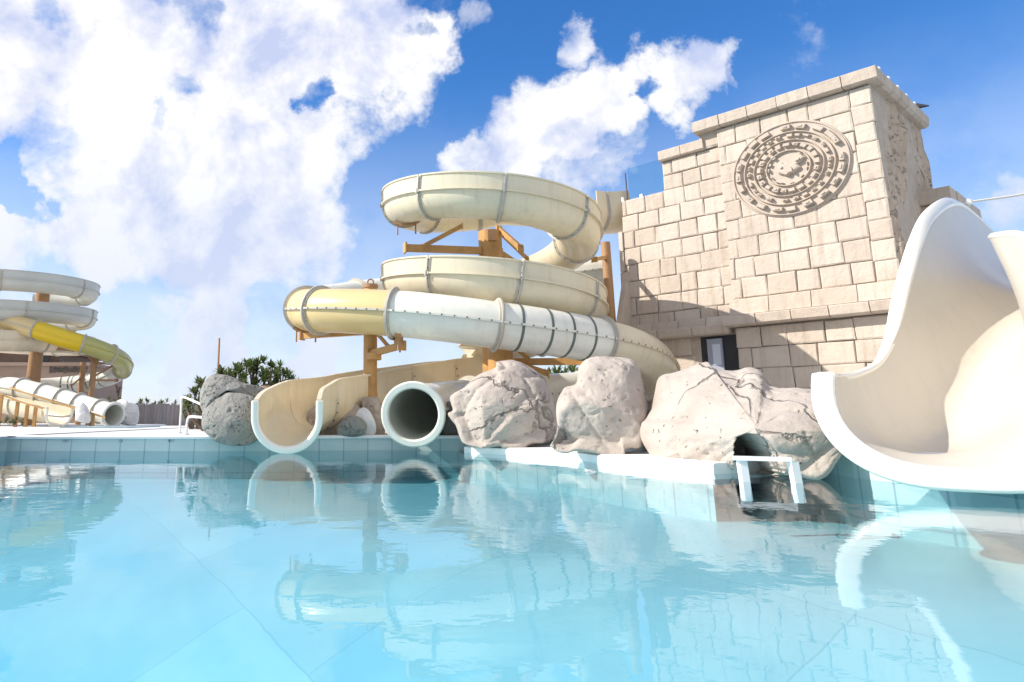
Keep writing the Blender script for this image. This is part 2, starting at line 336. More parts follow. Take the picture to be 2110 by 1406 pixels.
def flume_prof(r, wo_, wi, lip=.09, t_=.025, ext=True):
    out = [(-r-t_, wi)] + arc(r+t_, 180, 360) 
    inn = arc(r, 360, 180)+[(-r, wi)]
    if ext: out += [(r+lip, 0), (r+lip, .03), (r+.035, .032), (r+.05, wo_), (r+.075, wo_), (r+.075, wo_+.03), (r+.0, wo_+.03), (r, .03)]
    else: out += [(r+t_, wo_), (r+.07, wo_), (r+.07, wo_+.03), (r, wo_+.03)]
    return out+inn
def offs(prof, d):                                      # outer contour points pushed outwards
    o = []
    for i, (a, b) in enumerate(prof):
        p0 = prof[max(0, i-1)]; p1 = prof[min(len(prof)-1, i+1)]; tx, ty = p1[0]-p0[0], p1[1]-p0[1]; L_ = math.hypot(tx, ty) or 1
        o.append((a+ty/L_*d, b-tx/L_*d))
    return o
def strip_ring(mb, P, S, d, outer, wd, th, sgn=1, bolts=None, bs=.16, mi=0, bmi=1, closed=False, th0=0.002):
    pts = [at_len(P, S, d-wd/2), at_len(P, S, d+wd/2)]
    if (pts[1]-pts[0]).length < 1e-3: return
    o2 = offs(outer, th) if not closed else [(a*(1+th/math.hypot(a, b)), b*(1+th/math.hypot(a, b))) for a, b in outer]
    o1 = offs(outer, th0) if not closed else [(a*(1+th0/math.hypot(a, b)), b*(1+th0/math.hypot(a, b))) for a, b in outer]
    if closed:
        mb.sweep(pts, o2, False, mi, sgn)
        t_ = (pts[1]-pts[0]).normalized(); 
        for k, p in enumerate(pts):                      # side faces of the ring
            sd = t_.cross(V((0, 0, 1))).normalized(); u = sd.cross(t_); m_ = len(o1)
            vs = [p+sd*a*sgn+u*b for a, b in o1]+[p+sd*a*sgn+u*b for a, b in o2]
            mb.add(vs, [(j, (j+1) % m_, m_+(j+1) % m_, m_+j) for j in range(m_)], mi)
    else: mb.sweep(pts, o2+o1[::-1], True, mi, sgn)
    if bolts:
        t_ = (pts[1]-pts[0]).normalized(); sd = t_.cross(V((0, 0, 1))).normalized(); u = sd.cross(t_)
        A = [(V((a, b, 0))) for a, b in (o2+[o2[0]] if closed else o2)]; SS = lens(A); k = bs/2
        mid = (pts[0]+pts[1])/2
        while k < SS[-1]:
            q = at_len(A, SS, k); q2 = at_len(A, SS, k+.01); nx, ny = (q2-q).y, -(q2-q).x; L_ = math.hypot(nx, ny) or 1; nx /= L_; ny /= L_
            nv = (sd*nx*sgn+u*ny); tv = t_.cross(nv)
            mb.box(mid+sd*q.x*sgn+u*q.y+nv*.004, t_*.013, tv*.013, nv*.010, bmi); k += bs
def flume(root, P, r, wo_, wi, material, joints, sgn=1, ext=True, lip=.09, bolts=True, step=.1, fl_w=.10):
    """open flume split into sections at the joints (metres along the path), with bolted joint flanges"""
    S = lens(P); pr = flume_prof(r, wo_, wi, lip, .025, ext); nout = 22+(6 if ext else 3)
    outer = pr[:nout-1]
    js = [0]+[j for j in joints if 0 < j < S[-1]]+[S[-1]]
    for i, (a, b) in enumerate(zip(js, js[1:])):
        mb = MB(); mb.sweep(sub(P, S, a, b, step), pr, True, 0, sgn)
        m_ = material[i % len(material)] if isinstance(material, list) else material
        mb.build('flume_section', m_, root)
    for j in js[1:-1]:
        mb = MB(); strip_ring(mb, P, S, j, outer, fl_w, .018, sgn, bolts); strip_ring(mb, P, S, j, outer, .025, .05, sgn)
        mb.build('joint_flange', [M_flange, M_bolt], root)
def tubeslide(root, P, r, mats, joints, sgn=1, bolts=True, step=.12, seam=True, inner=True, fl=(.10, .05), ends=True):
    S = lens(P); C0 = arc(r, 0, 360, 36)[:-1]; C1 = arc(r-.025, 0, 360, 36)[:-1]
    js = [0]+[j for j in joints if 0 < j < S[-1]]+[S[-1]]
    for i, (a, b) in enumerate(zip(js, js[1:])):
        mb = MB(); pts = sub(P, S, a, b, step); mb.sweep(pts, C0, False, 0, 1); 
        mb.sweep(pts, C1, False, 0, -1)
        m_ = mats[min(i, len(mats)-1)] if isinstance(mats, list) else mats
        o = mb.build('tube_section', m_, root)
        if seam:
            mb = MB()
            for sg in (1, -1):
                k = r+.001; mb.sweep(pts, [(sg*k, -.018), (sg*(k+.045), -.018), (sg*(k+.045), .018), (sg*k, .018)][::sg], True, 0, 1)
                q = .12
                while bolts and q < (b-a):
                    p = at_len(P, S, a+q); p2 = at_len(P, S, a+q+.02); t_ = (p2-p).normalized() if (p2-p).length > 1e-6 else V((1,0,0)); sd = t_.cross(V((0, 0, 1))).normalized(); u = sd.cross(t_)
                    mb.box(p+sd*sg*(k+.043), t_*.013, u*.013, sd*.008, 1); q += .2
            mb.build('seam_flange', [m_ if m_ is not M_yel else M_flange, M_bolt], root)
    for j in js[1:-1]:
        mb = MB(); strip_ring(mb, P, S, j, C0, fl[0], .03, 1, bolts, .13, closed=True); strip_ring(mb, P, S, j, C0, .03, fl[1]+.02, 1, closed=True)
        mb.build('joint_flange', [M_flange, M_bolt], root)
    return S
def helix(C, rad, th0, th1, z0, zt, n_=90):             # zt: metres lost per full turn
    return [V((C.x+rad*math.cos(R(th0+(th1-th0)*i/n_)), C.y+rad*math.sin(R(th0+(th1-th0)*i/n_)), z0-zt*abs(th1-th0)/360*i/n_)) for i in range(n_+1)]
def smoothjoin(*segs, n_=6):
    out = []
    for s_ in segs: out += list(s_)
    return out
# ================================================================== SETTING: pool, deck, ground
EDGE = [(-900, 905), (2, 930), (14, 931), (420, 930), (640, 929), (800, 928), (940, 929), (1070, 931), (1180, 935), (1250, 941), (1350, 950), (1460, 946), (1600, 955), (1760, 985), (1930, 1002), (2110, 1012), (2500, 1038)]
E2 = [V((-60, 11.5, 0)), V((-14, 11.3, 0)), V((-6.7, 11.4, 0)), Wz(12, 930, 0)]+[Wz(px, py, 0) for px, py in EDGE[3:]]
E2.append(V((12, 2.5, 0))); E2.append(V((20, -4, 0)))
EX = cat(E2, 5)
def uvstrip(name, P, z0, z1, material, off=0, parent=None):
    me = bpy.data.meshes.new(name); vs = []; fs = []; S = lens(P)
    for p in P: vs += [(p.x, p.y-off, z0), (p.x, p.y-off, z1)]
    for i in range(len(P)-1): fs.append((2*i, 2*i+2, 2*i+3, 2*i+1))
    me.from_pydata(vs, [], fs); uv = me.uv_layers.new(name='UVMap')
    for f in me.polygons:
        for li in f.loop_indices:
            vi = me.loops[li].vertex_index; uv.data[li].uv = (S[vi//2], vs[vi][2]-z0+.5*0)
    me.materials.append(material); o = bpy.data.objects.new(name, me); sc.collection.objects.link(o)
    if parent: o.parent = parent
    return o
wall_o = uvstrip('pool_wall', EX, -1.35, .20, M_tile); tag(wall_o, kind='structure')
mb = MB()   # coping with a nose, and the deck behind it
mb.sweep(EX, [(-.5, .2), (.04, .2), (.045, .215), (.045, .235), (.03, .25), (-.5, .25)], True, 0, 1)
tag(mb.build('pool_coping', M_cop), kind='structure')
mb = MB(); vs = []; fs = []
for p in EX: vs += [(p.x-.0, p.y+.35, .246), (p.x*1.0, p.y+60 if p.x < 30 else p.y+60, .246)]
for i in range(len(EX)-1): fs.append((2*i, 2*i+2, 2*i+3, 2*i+1))
mb.add(vs, fs); tag(mb.build('pool_deck', M_deck, smooth=False), kind='structure')
mb = MB(); mb.add([(-1500, 50, .235), (1500, 50, .235), (1500, 2000, .235), (-1500, 2000, .235)], [(0, 1, 2, 3)])
tag(mb.build('ground', M_earth, smooth=False), kind='structure')
mb = MB(); vs = []; fs = []
for i in range(161):
    for j in range(101):
        xx = -60+i*.6; yy = -20+j*.4; q_ = max(0, min(1, ((-xx*.8+8-yy)-.5)/8.0)); vs.append((xx, yy, -.45-2.3*q_*q_*(3-2*q_)))
for i in range(160):
    for j in range(100): fs.append((i*101+j, (i+1)*101+j, (i+1)*101+j+1, i*101+j+1))
mb.add(vs, fs); tag(mb.build('pool_floor', M_floor), kind='structure')
mb = MB(); vs = []; fs = []
for p in EX: vs += [(p.x, p.y-.003, 0), (p.x, -22, 0)]
for i in range(len(EX)-1): fs.append((2*i, 2*i+1, 2*i+3, 2*i+2))
fs = [f[::-1] for f in fs] if (V(vs[fs[0][1]])-V(vs[fs[0][0]])).cross(V(vs[fs[0][2]])-V(vs[fs[0][1]])).z < 0 else fs
n0 = len(vs); vs2 = [(a, b, -3.2) for a, b, c in vs]
bf = [tuple(i+n0 for i in f)[::-1] for f in fs]; m_ = n0//2
sd_ = [(2*i, 2*i+2, 2*i+2+n0, 2*i+n0) for i in range(m_-1)]+[(2*i+1+n0, 2*i+3+n0, 2*i+3, 2*i+1) for i in range(m_-1)]+[(1, 0, n0, 1+n0), (2*m_-2, 2*m_-1, 2*m_-1+n0, 2*m_-2+n0)]
mb.add(vs+vs2, fs+bf+sd_); tag(mb.build('water', M_water, smooth=False), kind='structure')
# white plinth wall under the pink rocks
mb = MB(); PL = cat([Wz(px, py, 0)+V((0, -.10, 0)) for px, py in [(955, 933), (1070, 939), (1180, 947), (1250, 957), (1350, 967), (1462, 976)]], 6)
mb.sweep(PL, [(-1.3, -.05), (-.02, -.05), (.0, .0), (.0, .09), (-.03, .105), (-1.3, .12)], True, 0, 1)
tag(mb.build('plinth', M_cop), kind='structure')
uw = uvstrip('pool_wall', [p+V((0, .05, 0)) for p in [PL[0]+V((-.02, 1.0, 0))]+PL+[PL[-1]+V((.3, 1.2, 0))]], -1.0, -.02, M_tile); tag(uw, kind='structure')
# depth marks painted on the tile wall
def text(body, loc, size, material, parent=None, name='depth_mark', rot=(math.pi/2, 0, 0), ext=.001):
    c = bpy.data.curves.new('t', 'FONT'); c.body = body; c.size = size; c.align_x = 'CENTER'; c.align_y = 'CENTER'; c.extrude = ext
    o = bpy.data.objects.new('t', c); sc.collection.objects.link(o); dg = bpy.context.evaluated_depsgraph_get()
    me = bpy.data.meshes.new_from_object(o.evaluated_get(dg)); bpy.data.objects.remove(o); me.materials.append(material)
    ob = bpy.data.objects.new(name, me); sc.collection.objects.link(ob); ob.location = loc; ob.rotation_euler = rot
    if parent: ob.parent = parent
    return ob
for px, s_ in ((134, '1007'), (248, '1.0'), (352, '90.1')):
    p = Wz(px, 930, 0); text(s_, (p.x, p.y-.03, .165), .062, M_black, wall_o)
# ================================================================== SLIDES
C1 = V((W(1010, 500, 15.4).x, 15.4, 0))
RAD = 1.92; r1 = .43
zfront = W(1010, 393, 15.4-RAD-.5).z                    # height of the flume shoulder at the front of the upper coil
zf2 = W(1035, 572, 15.4-RAD-.5).z
PIT = zfront-zf2
coil = empty('spiral_flume_slide', (C1.x, C1.y, .25), 'cream open spiral water slide coiling round the ochre column down to a beige chute', 'water slide')
th0 = 20
z20 = zfront+PIT*(250/360)
P_in = [W(1330, 380, 15.6), W(1285, 385, 15.3)]
hx = helix(C1, RAD, 70, 775, zfront+PIT*(200/360), PIT, 165)
tow_start = [V((5.2, 17.65, hx[0].z-.02)), V((4.8, 17.63, hx[0].z-.0)), V((4.3, 17.55, hx[0].z+.01))]
P = cat([*tow_start, hx[0], hx[3]], 6)[:-1]+hx[4:]
S = lens(P); base = S[len(P)-len(hx[4:])]; dth = math.radians(45)*math.hypot(RAD, PIT/(2*math.pi))
k0 = RAD*math.radians(4*705/165.)
jn = [1.2]+[base-k0+math.radians(a-70)*math.hypot(RAD, PIT/(2*math.pi)) for a in (90, 135, 180, 225, 268, 315, 360, 405, 450, 495, 540, 590, 634, 680, 725, 768)]
ent = cat([V((6.3, 17.9, hx[0].z+.05)), V((5.7, 17.85, hx[0].z+.0)), V((5.2, 17.65, hx[0].z-.02))], 6); flume(coil, ent, .50, .52, .45, M_beige, [.75])
flume(coil, P, r1, .33, .12, M_cream, jn)
# beige chute to the pool
tail = [hx[-1], V((C1.x+.1, C1.y+RAD*.99, hx[-1].z-.2)), W(1000, 768, 17.0), W(900, 785, 16.3), W(800, 803, 15.3), W(720, 823, 14.2), W(655, 832, 13.3), W(615, 842, 12.4), W(600, 850, 12.0), W(592, 860, 11.55)]
P2 = cat(tail, 10); S2 = lens(P2); T2 = S2[-1]
# heights of side walls fall in steps towards the mouth
def var_flume(root, P, S, a, b, r0, r1_, h0, h1, material, name='chute_section', rim=.05):
    pts = sub(P, S, a, b, .1); n_ = len(pts); pr = []
    for i in range(n_):
        k = i/(n_-1); r = r0+(r1_-r0)*k; h = h0+(h1-h0)*k
        o = [(-r-rim-.025, h+.02), (-r-rim-.025, h-.02), (-r-.025, h-.02)]+arc(r+.025, 180, 360)+[(r+.025, h-.02), (r+rim+.025, h-.02), (r+rim+.025, h+.02), (r, h+.02)]+arc(r, 360, 180)+[(-r, h+.02)]
        pr.append(o)
    mb = MB(); mb.sweep(pts, pr, True, 0, 1); return mb.build(name, material, root)
ja = [0, 1.6, 3.0, 4.4, T2-3.1, T2-1.6, T2]
hts = [.42, .42, .42, .42, .46, .42, .26]
for i in range(6): var_flume(coil, P2, S2, ja[i], ja[i+1], .44, .44 if i < 5 else .46, hts[i], hts[i+1] if i > 2 else .42, M_beige)
for j in ja[1:-1]:
    mb = MB(); o = [(-.465, .3)]+arc(.465, 180, 360)+[(.465, .3)]
    if j > T2-2: o = [(-.465, .1)]+arc(.465, 180, 360)+[(.465, .1)]
    strip_ring(mb, P2, S2, j, o, .10, .018, 1, True); mb.build('joint_flange', [M_beige, M_bolt], coil)
def mouth_rim(root, p, d, r, h, wd, dp, material, closed=False, name='mouth_rim', flat=1.0):
    d = d.normalized(); sd = d.cross(V((0, 0, 1))).normalized(); u = sd.cross(d)
    A = arc(r, 0, 360, 48) if closed else [(-r, h)]+arc(r, 180, 360, 32)+[(r, h)]
    c = [p+sd*a+u*b for a, b in A]; o = [p+sd*a*(1+wd/r)+u*b*(1+wd/r) for a, b in A] if closed else [p+sd*a*(1+wd/r)+u*(b if b > 0 else b*(1+wd/r)) for a, b in A]
    mb = MB(); n_ = len(A)
    prof = []
    for i in range(n_):
        i_, o_ = c[i], o[i]; nrm_ = (o_-i_)
        prof.append([i_-d*.02, i_+d*dp*.7, i_+nrm_*.2+d*dp, i_+nrm_*.8+d*dp, o_+d*dp*.7, o_-d*.02])
    vs = [q for r_ in prof for q in r_]; fs = []
    for i in range(n_-1):
        for j in range(5): fs.append((i*6+j, i*6+j+1, (i+1)*6+j+1, (i+1)*6+j))
        fs.append((i*6+5, i*6, (i+1)*6, (i+1)*6+5))
    if not closed: fs += [(5, 4, 3, 2, 1, 0), tuple((n_-1)*6+k for k in range(6))]
    mb.add(vs, fs); return mb.build(name, material, root, ang=50)
mouth_rim(coil, P2[-1], P2[-1]-P2[-3], .455, .26, .11, .07, M_lip)
# enclosed tube slide
tb = empty('tube_slide', (C1.x-2, 13.3, .25), 'enclosed white and yellow tube water slide looping in front of the spiral, with round mouth', 'water slide')
tp = [W(1235, 560, 19.0), W(1000, 590, 19.0), W(800, 606, 18.2), W(690, 622, 17.0), W(643, 632, 15.8), W(632, 637, 14.9), W(650, 640, 14.1), W(710, 641, 13.6), W(812, 646, 13.15), W(915, 656, 12.95), W(1022, 670, 12.95), W(1130, 685, 13.15), W(1235, 703, 13.6), W(1310, 724, 14.3), W(1347, 748, 15.2), W(1350, 775, 16.1), W(1310, 792, 16.6), W(1200, 806, 16.4), W(1080, 815, 15.6), W(970, 826, 14.6), W(890, 838, 13.4), W(864, 845, 12.5), W(856, 849, 12.1), W(852, 853, 11.75)]
P3 = cat(tp, 8); S3 = lens(P3)
def near(P, S, q):
    i = min(range(len(P)), key=lambda k: (P[k]-q).length); return S[i]
jl = [near(P3, S3, W(*q)) for q in [(1000, 590, 19), (750, 612, 17.6), (632, 637, 14.9), (665, 640, 13.95), (812, 646, 13.15), (1018, 669, 12.95), (1232, 703, 13.6), (1350, 775, 16.1), (1200, 806, 16.4), (970, 826, 14.6)]]
tubeslide(tb, P3, .43, [M_white, M_white, M_white, M_yel, M_yel, M_white, M_white, M_cream, M_white, M_white, M_white], jl)
for px, py, Y in ((1068, 677, 13.02), (1112, 683, 13.1), (1156, 690, 13.2), (1198, 697, 13.4)):
    mb = MB(); strip_ring(mb, P3, S3, near(P3, S3, W(px, py, Y)), arc(.43, 0, 360, 36)[:-1], .05, .006, closed=True); mb.build('dark_band', M_band, tb)
mouth_rim(tb, P3[-1], P3[-1]-P3[-4], .40, 0, .12, .10, M_white, closed=True)
# ================================================================== steel columns
def colm(name, x_, y_, z0, z1, r, label, mt=M_steel, group=None):
    e = empty(name, (x_, y_, z0), label, 'column', group); mb = MB(); mb.tube([(x_, y_, z0), (x_, y_, z1)], r, 28); mb.build('shaft', mt, e); return e
def strut(e, a, b, w_=.10, h=.12, name='beam', mt=M_steel):
    mb = MB(); mb.beam(a, b, w_, h)
    d = (V(b)-V(a)).normalized()
    for q in (a, b): mb.box(V(q), d*.02, V((0, 0, 1))*h*.75, d.cross(V((0, 0, 1))).normalized()*w_*.9)
    return mb.build(name, mt, e, smooth=False)
def saddle(e, c, tdir, r, mt=M_steel2, a0=235, a1=305, wd=.12):
    """curved cradle plate under a flume, with its two hanger bolts"""
    td = tdir.normalized(); sd = td.cross(V((0, 0, 1))).normalized(); u = sd.cross(td); mb = MB(); A = arc(r, a0, a1, 12)
    vs = []; 
    for a, b in A:
        for k, q in ((-1, 1), (1, 1), (1, 1+.05/r), (-1, 1+.05/r)): vs.append(c+td*k*wd/2+sd*a*q+u*b*q)
    fs = []
    for i in range(12):
        for j in range(4): fs.append((i*4+j, i*4+(j+1) % 4, i*4+4+(j+1) % 4, i*4+4+j))
    fs += [(0, 1, 2, 3), (51, 50, 49, 48)]; mb.add(vs, fs)
    for k in (-.2, .2): mb.tube([c+sd*k-u*(r+.0), c+sd*k-u*(r+.24)], .018, 8)
    return mb.build('saddle', mt, e)
c1 = colm('support_column', C1.x, C1.y, .2, W(1010, 478, 15.4).z, .26, 'thick ochre steel column in the middle of the cream spiral slide')
top = W(1010, 478, 15.4).z
la = V((C1.x-1.92, C1.y-.4, zfront+PIT*.2-.80))
zb = W(900, 515, 15.2).z
strut(c1, (C1.x-.2, C1.y-.1, zb), (la.x, la.y-.1, zb-.03), .12, .15)
strut(c1, (C1.x-1.55, C1.y-.1, zb+.08), (C1.x-.65, C1.y-.3, zb+.52), .07, .08, 'brace')
sgd = V((-.2, -1, 0)); saddle(c1, V((C1.x-RAD*.98, C1.y-.4, zfront+PIT*.21)), sgd, .46)
strut(c1, (C1.x+.2, C1.y-.1, zb+.5), (C1.x+.55, C1.y-.6, zb-.05), .10, .10, 'brace'); strut(c1, (C1.x+.3, C1.y+.2, zb+.45), (C1.x+.85, C1.y+.1, zb-.15), .07, .08, 'brace')
strut(c1, (C1.x+.2, C1.y, zb-.02), (C1.x+1.4, C1.y+1.0, zb-.5), .10, .12)
mb = MB(); mb.box((C1.x, C1.y-.27, top-.15), (.09, 0, 0), (0, .03, 0), (0, 0, .12)); mb.build('bracket', M_steel2, c1, smooth=False)
# lower arms of the column holding the tube
zb2 = W(1120, 745, 14.3).z
strut(c1, (C1.x+.2, C1.y-.3, zb2+.05), W(1200, 745, 14.6), .12, .14); strut(c1, (C1.x+.1, C1.y-.4, zb2+.1), W(1130, 770, 14.8), .10, .12)
strut(c1, W(1068, 720, 14.3), W(1090, 742, 14.3), .06, .08, 'brace')
mb = MB(); mb.tube([(C1.x+.02, C1.y-.7, .2), (C1.x+.02, C1.y-.7, W(1020, 716, 14.7).z)], .26, 28); mb.build('sleeve', M_steel, c1)
Y2 = 13.95; x2 = W(763, 700, Y2).x
c2 = colm('support_column', x2, Y2+.1, .2, W(752, 592, Y2+.1).z, .135, 'slim ochre steel post under the yellow tube, rising from rock cladding')
zt = W(752, 592, Y2+.1).z
mb = MB(); mb.tube([(x2, Y2+.1, zt-.02), (x2, Y2+.1, zt+.05)], .15, 20); ring = [V((x2+.06*math.cos(R(a)), Y2+.1, zt+.10+.06*math.sin(R(a)))) for a in range(0, 361, 30)]
for a, b in zip(ring, ring[1:]): mb.beam(a, b, .025, .025)
mb.build('lifting_eye', M_steel2, c2)
strut(c2, (x2, Y2, W(750, 684, Y2).z), W(622, 693, 14.7), .10, .11); strut(c2, W(655, 690, 14.4), W(668, 672, 14.3), .05, .06, 'brace')
strut(c2, (x2, Y2-.05, W(765, 730, Y2).z), W(829, 712, 13.3), .10, .12); strut(c2, W(775, 685, Y2), W(802, 716, 13.7), .05, .06, 'brace')
saddle(c2, W(822, 648, 13.2), V((1, -.1, 0)), .45); saddle(c2, W(632, 638, 14.9), V((.1, -1, 0)), .45)
mb = MB(); mb.tube([W(820, 697, 13.2), W(824, 715, 13.25)], .09, 12); mb.build('bracket', M_steel2, c2)
mb = MB(); mb.tube([W(770, 728, 13.85), W(770, 742, 13.85)], .15, 24); mb.build('collar', M_steel, c2)
# slim columns behind, right of the spiral
c3 = colm('support_column', W(1252, 560, 16.9).x, 16.9, .2, W(1250, 500, 16.9).z, .11, 'grey brown steel post beside the left corner of the temple tower', M_steel2)
strut(c3, W(1250, 530, 16.9), W(1225, 535, 16.3), .08, .09)
# ================================================================== right hand wide slide
big = empty('wide_drop_slide', W(1930, 1000, 5.6), 'huge white U shaped drop slide with thick rolled rim, nearest to the camera', 'water slide')
SEC = [  # left rim, right rim, bottom
 (W(1722, 776, 6.0), W(2215, 770, 5.15), W(1960, 966, 5.2)),
 (W(1738, 776, 6.35), W(2200, 640, 5.4), W(2000, 926, 5.55)),
 (W(1772, 768, 6.75), W(2120, 500, 5.95), W(2025, 898, 6.05)),
 (W(1818, 740, 7.1), W(2044, 492, 6.5), W(2038, 862, 6.6)),
 (W(1855, 672, 7.35), W(2050, 500, 7.0), W(2040, 790, 7.1)),
 (W(1878, 590, 7.6), W(2080, 505, 7.5), W(2065, 710, 7.5)),
 (W(1900, 510, 7.85), W(2110, 510, 7.9), W(2085, 640, 7.9)),
 (W(1925, 455, 8.15), W(2140, 515, 8.3), W(2100, 600, 8.3)),
 (W(1966, 425, 8.6), W(2170, 515, 8.7), W(2120, 600, 8.8)),
 (W(2000, 436, 9.1), W(2200, 515, 9.0), W(2150, 600, 9.2)),
 (W(2060, 490, 9.8), W(2240, 515, 9.4), W(2190, 610, 9.8))]
def interp(k): return cat([s_[k] for s_ in SEC], 6)
LL, RR, BB = interp(0), interp(1), interp(2)
def usec(Lp, Rp, Bp, n_=28, g=0):
    M_ = (Lp+Rp)/2; h = (Lp-Rp)/2; d = Bp-M_; out = []
    for i in range(n_+1):
        f = math.pi*i/n_; c, s_ = math.cos(f), math.sin(f)
        e_ = .85 if c > 0 else .54; c = math.copysign(abs(c)**e_, c); s_ = s_**e_
        out.append(M_+h*c*(1+g)+d*s_*(1+g))
    return out
mb = MB(); rows = [usec(a, b, c) for a, b, c in zip(LL, RR, BB)]; rows2 = [usec(a, b, c, g=.035) for a, b, c in zip(LL, RR, BB)]
n_ = len(rows[0])
for k, RW in ((0, rows), (1, rows2)):
    vs = [q for r_ in RW for q in r_]; fs = []
    for i in range(len(RW)-1):
        for j in range(n_-1):
            q = (i*n_+j, i*n_+j+1, (i+1)*n_+j+1, (i+1)*n_+j); fs.append(q if k else q[::-1])
    mb.add(vs, fs)
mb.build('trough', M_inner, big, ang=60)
# rolled rim: along left wall, round the mouth, along right wall
def rolled(path, outs, wid, thk, name, material, parent):
    mb = MB(); vs = []; fs = []; n_ = len(path); m_ = 10
    for i, p in enumerate(path):
        t_ = (path[min(i+1, n_-1)]-path[max(i-1, 0)]).normalized(); o = outs[i]; o = (o-t_*o.dot(t_)).normalized(); q = t_.cross(o)
        wd = wid[i] if isinstance(wid, list) else wid
        for k in range(m_):
            a = 2*math.pi*k/m_; vs.append(p+o*(wd*.5+wd*.5*math.copysign(abs(math.cos(a))**.5, math.cos(a)))+q*thk*math.copysign(abs(math.sin(a))**.7, math.sin(a)))
    for i in range(n_-1):
        for k in range(m_): fs.append((i*m_+k, i*m_+(k+1) % m_, (i+1)*m_+(k+1) % m_, (i+1)*m_+k))
    fs += [tuple(range(m_)), tuple((n_-1)*m_+k for k in range(m_-1, -1, -1))]
    mb.add(vs, fs); return mb.build(name, material, parent, ang=60)
m0 = usec(LL[0], RR[0], BB[0], 40); cm = (LL[0]+RR[0])/2
hL = (LL[0]-RR[0]).normalized()
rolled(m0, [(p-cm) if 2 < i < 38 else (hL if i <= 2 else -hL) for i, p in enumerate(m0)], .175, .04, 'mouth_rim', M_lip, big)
oL = [(l_-r_).normalized() for l_, r_ in zip(LL, RR)]
rolled(LL, oL, .15, .04, 'side_rim', M_lip, big); rolled(RR, [-q for q in oL], .06, .03, 'side_rim', M_lip, big)
# ================================================================== TEMPLE TOWER
ER = V((.651, -.759, 0)); NO = V((-.759, -.651, 0)); P0 = V((W(1283, 600, 17.0).x, 17.0, 0)); LEAN = .045
EZ = V((0, 0, 1))-NO*LEAN
def TF(s, z, o=0.0): return P0+ER*s+EZ*z+NO*o
def TI(px, py, o=0.0):
    d = ray(px, py); nn_ = NO+V((0, 0, LEAN)); A0 = P0+NO*o; c = V((0, 0, CAMZ)); t_ = (A0-c).dot(nn_)/d.dot(nn_); p = c+d*t_-A0
    return p.dot(ER), p.z
tw = empty('temple_tower', TF(2.5, .25), 'tall stepped sandstone block tower with round carved medallion beside the slides', 'tower')
MO = .12
sR, zT = TI(1793, 140, MO+.1); sC, zC = TI(1780, 175, MO); sM, _ = TI(1500, 520, MO); sTL, zTL = TI(1432, 262, MO)
zWT = TI(1340, 400, 0)[1]; s36, z36 = TI(1362, 315, 0); 
zCor = TI(1700, 655, MO+.2)[1]; zCor2 = TI(1700, 600, MO+.2)[1]
s_right = TI(1868, 560, MO)[0]
print('tower', 'sR', sR, 'sC', sC, 'zT', zT, 'sM', sM, 'sTL', sTL, zTL, 'wing', zWT, 's36', s36, z36, 'cor', zCor, zCor2, 'sright', s_right)
SR = (sC+s_right)/2
def prism(mb, s0, s1, z0, z1, o0, o1, mi=0):
    vs = [TF(s, z, o) for o in (o0, o1) for z in (z0, z1) for s in (s0, s1)]
    mb.add(vs, [(0, 1, 3, 2), (4, 6, 7, 5), (0, 4, 5, 1), (2, 3, 7, 6), (0, 2, 6, 4), (1, 5, 7, 3)], mi)
DEP = 3.6
mb = MB()
prism(mb, sM, SR-.02, .2, zC+.1, -DEP, MO-.05)                         # main block core
prism(mb, .02, sM, .2, zWT-.02, -DEP+.5, -.05)                         # left wing core
prism(mb, s36+.02, sM, zWT-.1, z36-.12, -DEP+.6, -.05); prism(mb, sTL+.05, sM+.01, z36-.2, zTL-.12, -DEP+.2, MO-.06)
mb.build('wall', M_mortar, tw, smooth=False)
rnd = random.Random(4)
def stone(mb, s0, s1, z0, z1, o, th=.06, bev=.024, j=.011):
    g = rnd.uniform(.004, .013); s0 += g; s1 -= g; z0 += g; z1 -= g
    q = [(s0, z0), (s1, z0), (s1, z1), (s0, z1)]; ins = [(s0+bev, z0+bev), (s1-bev, z0+bev), (s1-bev, z1-bev), (s0+bev, z1-bev)]
    jj = lambda: rnd.uniform(-j, j)
    oo = o+rnd.uniform(-.012, .012)
    A = [TF(s+jj(), z+jj(), o-th) for s, z in q]; B = [TF(s+jj(), z+jj(), oo-bev*.6) for s, z in q]; C = [TF(s+jj(), z+jj(), oo) for s, z in ins]
    fs = [(i, (i+1) % 4, 4+(i+1) % 4, 4+i) for i in range(4)]+[(4+i, 4+(i+1) % 4, 8+(i+1) % 4, 8+i) for i in range(4)]+[(8, 9, 10, 11)]
    mb.add(A+B+C, [f[::-1] for f in fs])
def courses(mb, s0, s1, z0, z1, o, rh=.42, wmin=.34, wmax=.62, skip=None, **k):
    nr = max(1, round((z1-z0)/rh)); h = (z1-z0)/nr
    for r_ in range(nr):
        s = s0+(-rnd.uniform(.0, .3)); za = z0+r_*h; zb_ = za+h
        while s < s1-.01:
            e = s+rnd.uniform(wmin, wmax)
            if s1-e < wmin*.6: e = s1
            a = max(s, s0)
            if e-a > .08 and not (skip and skip((a+e)/2, (za+zb_)/2)): stone(mb, a, min(e, s1), za, zb_, o, **k)
            s = e
zlow = TI(1640, 792, MO)[1]
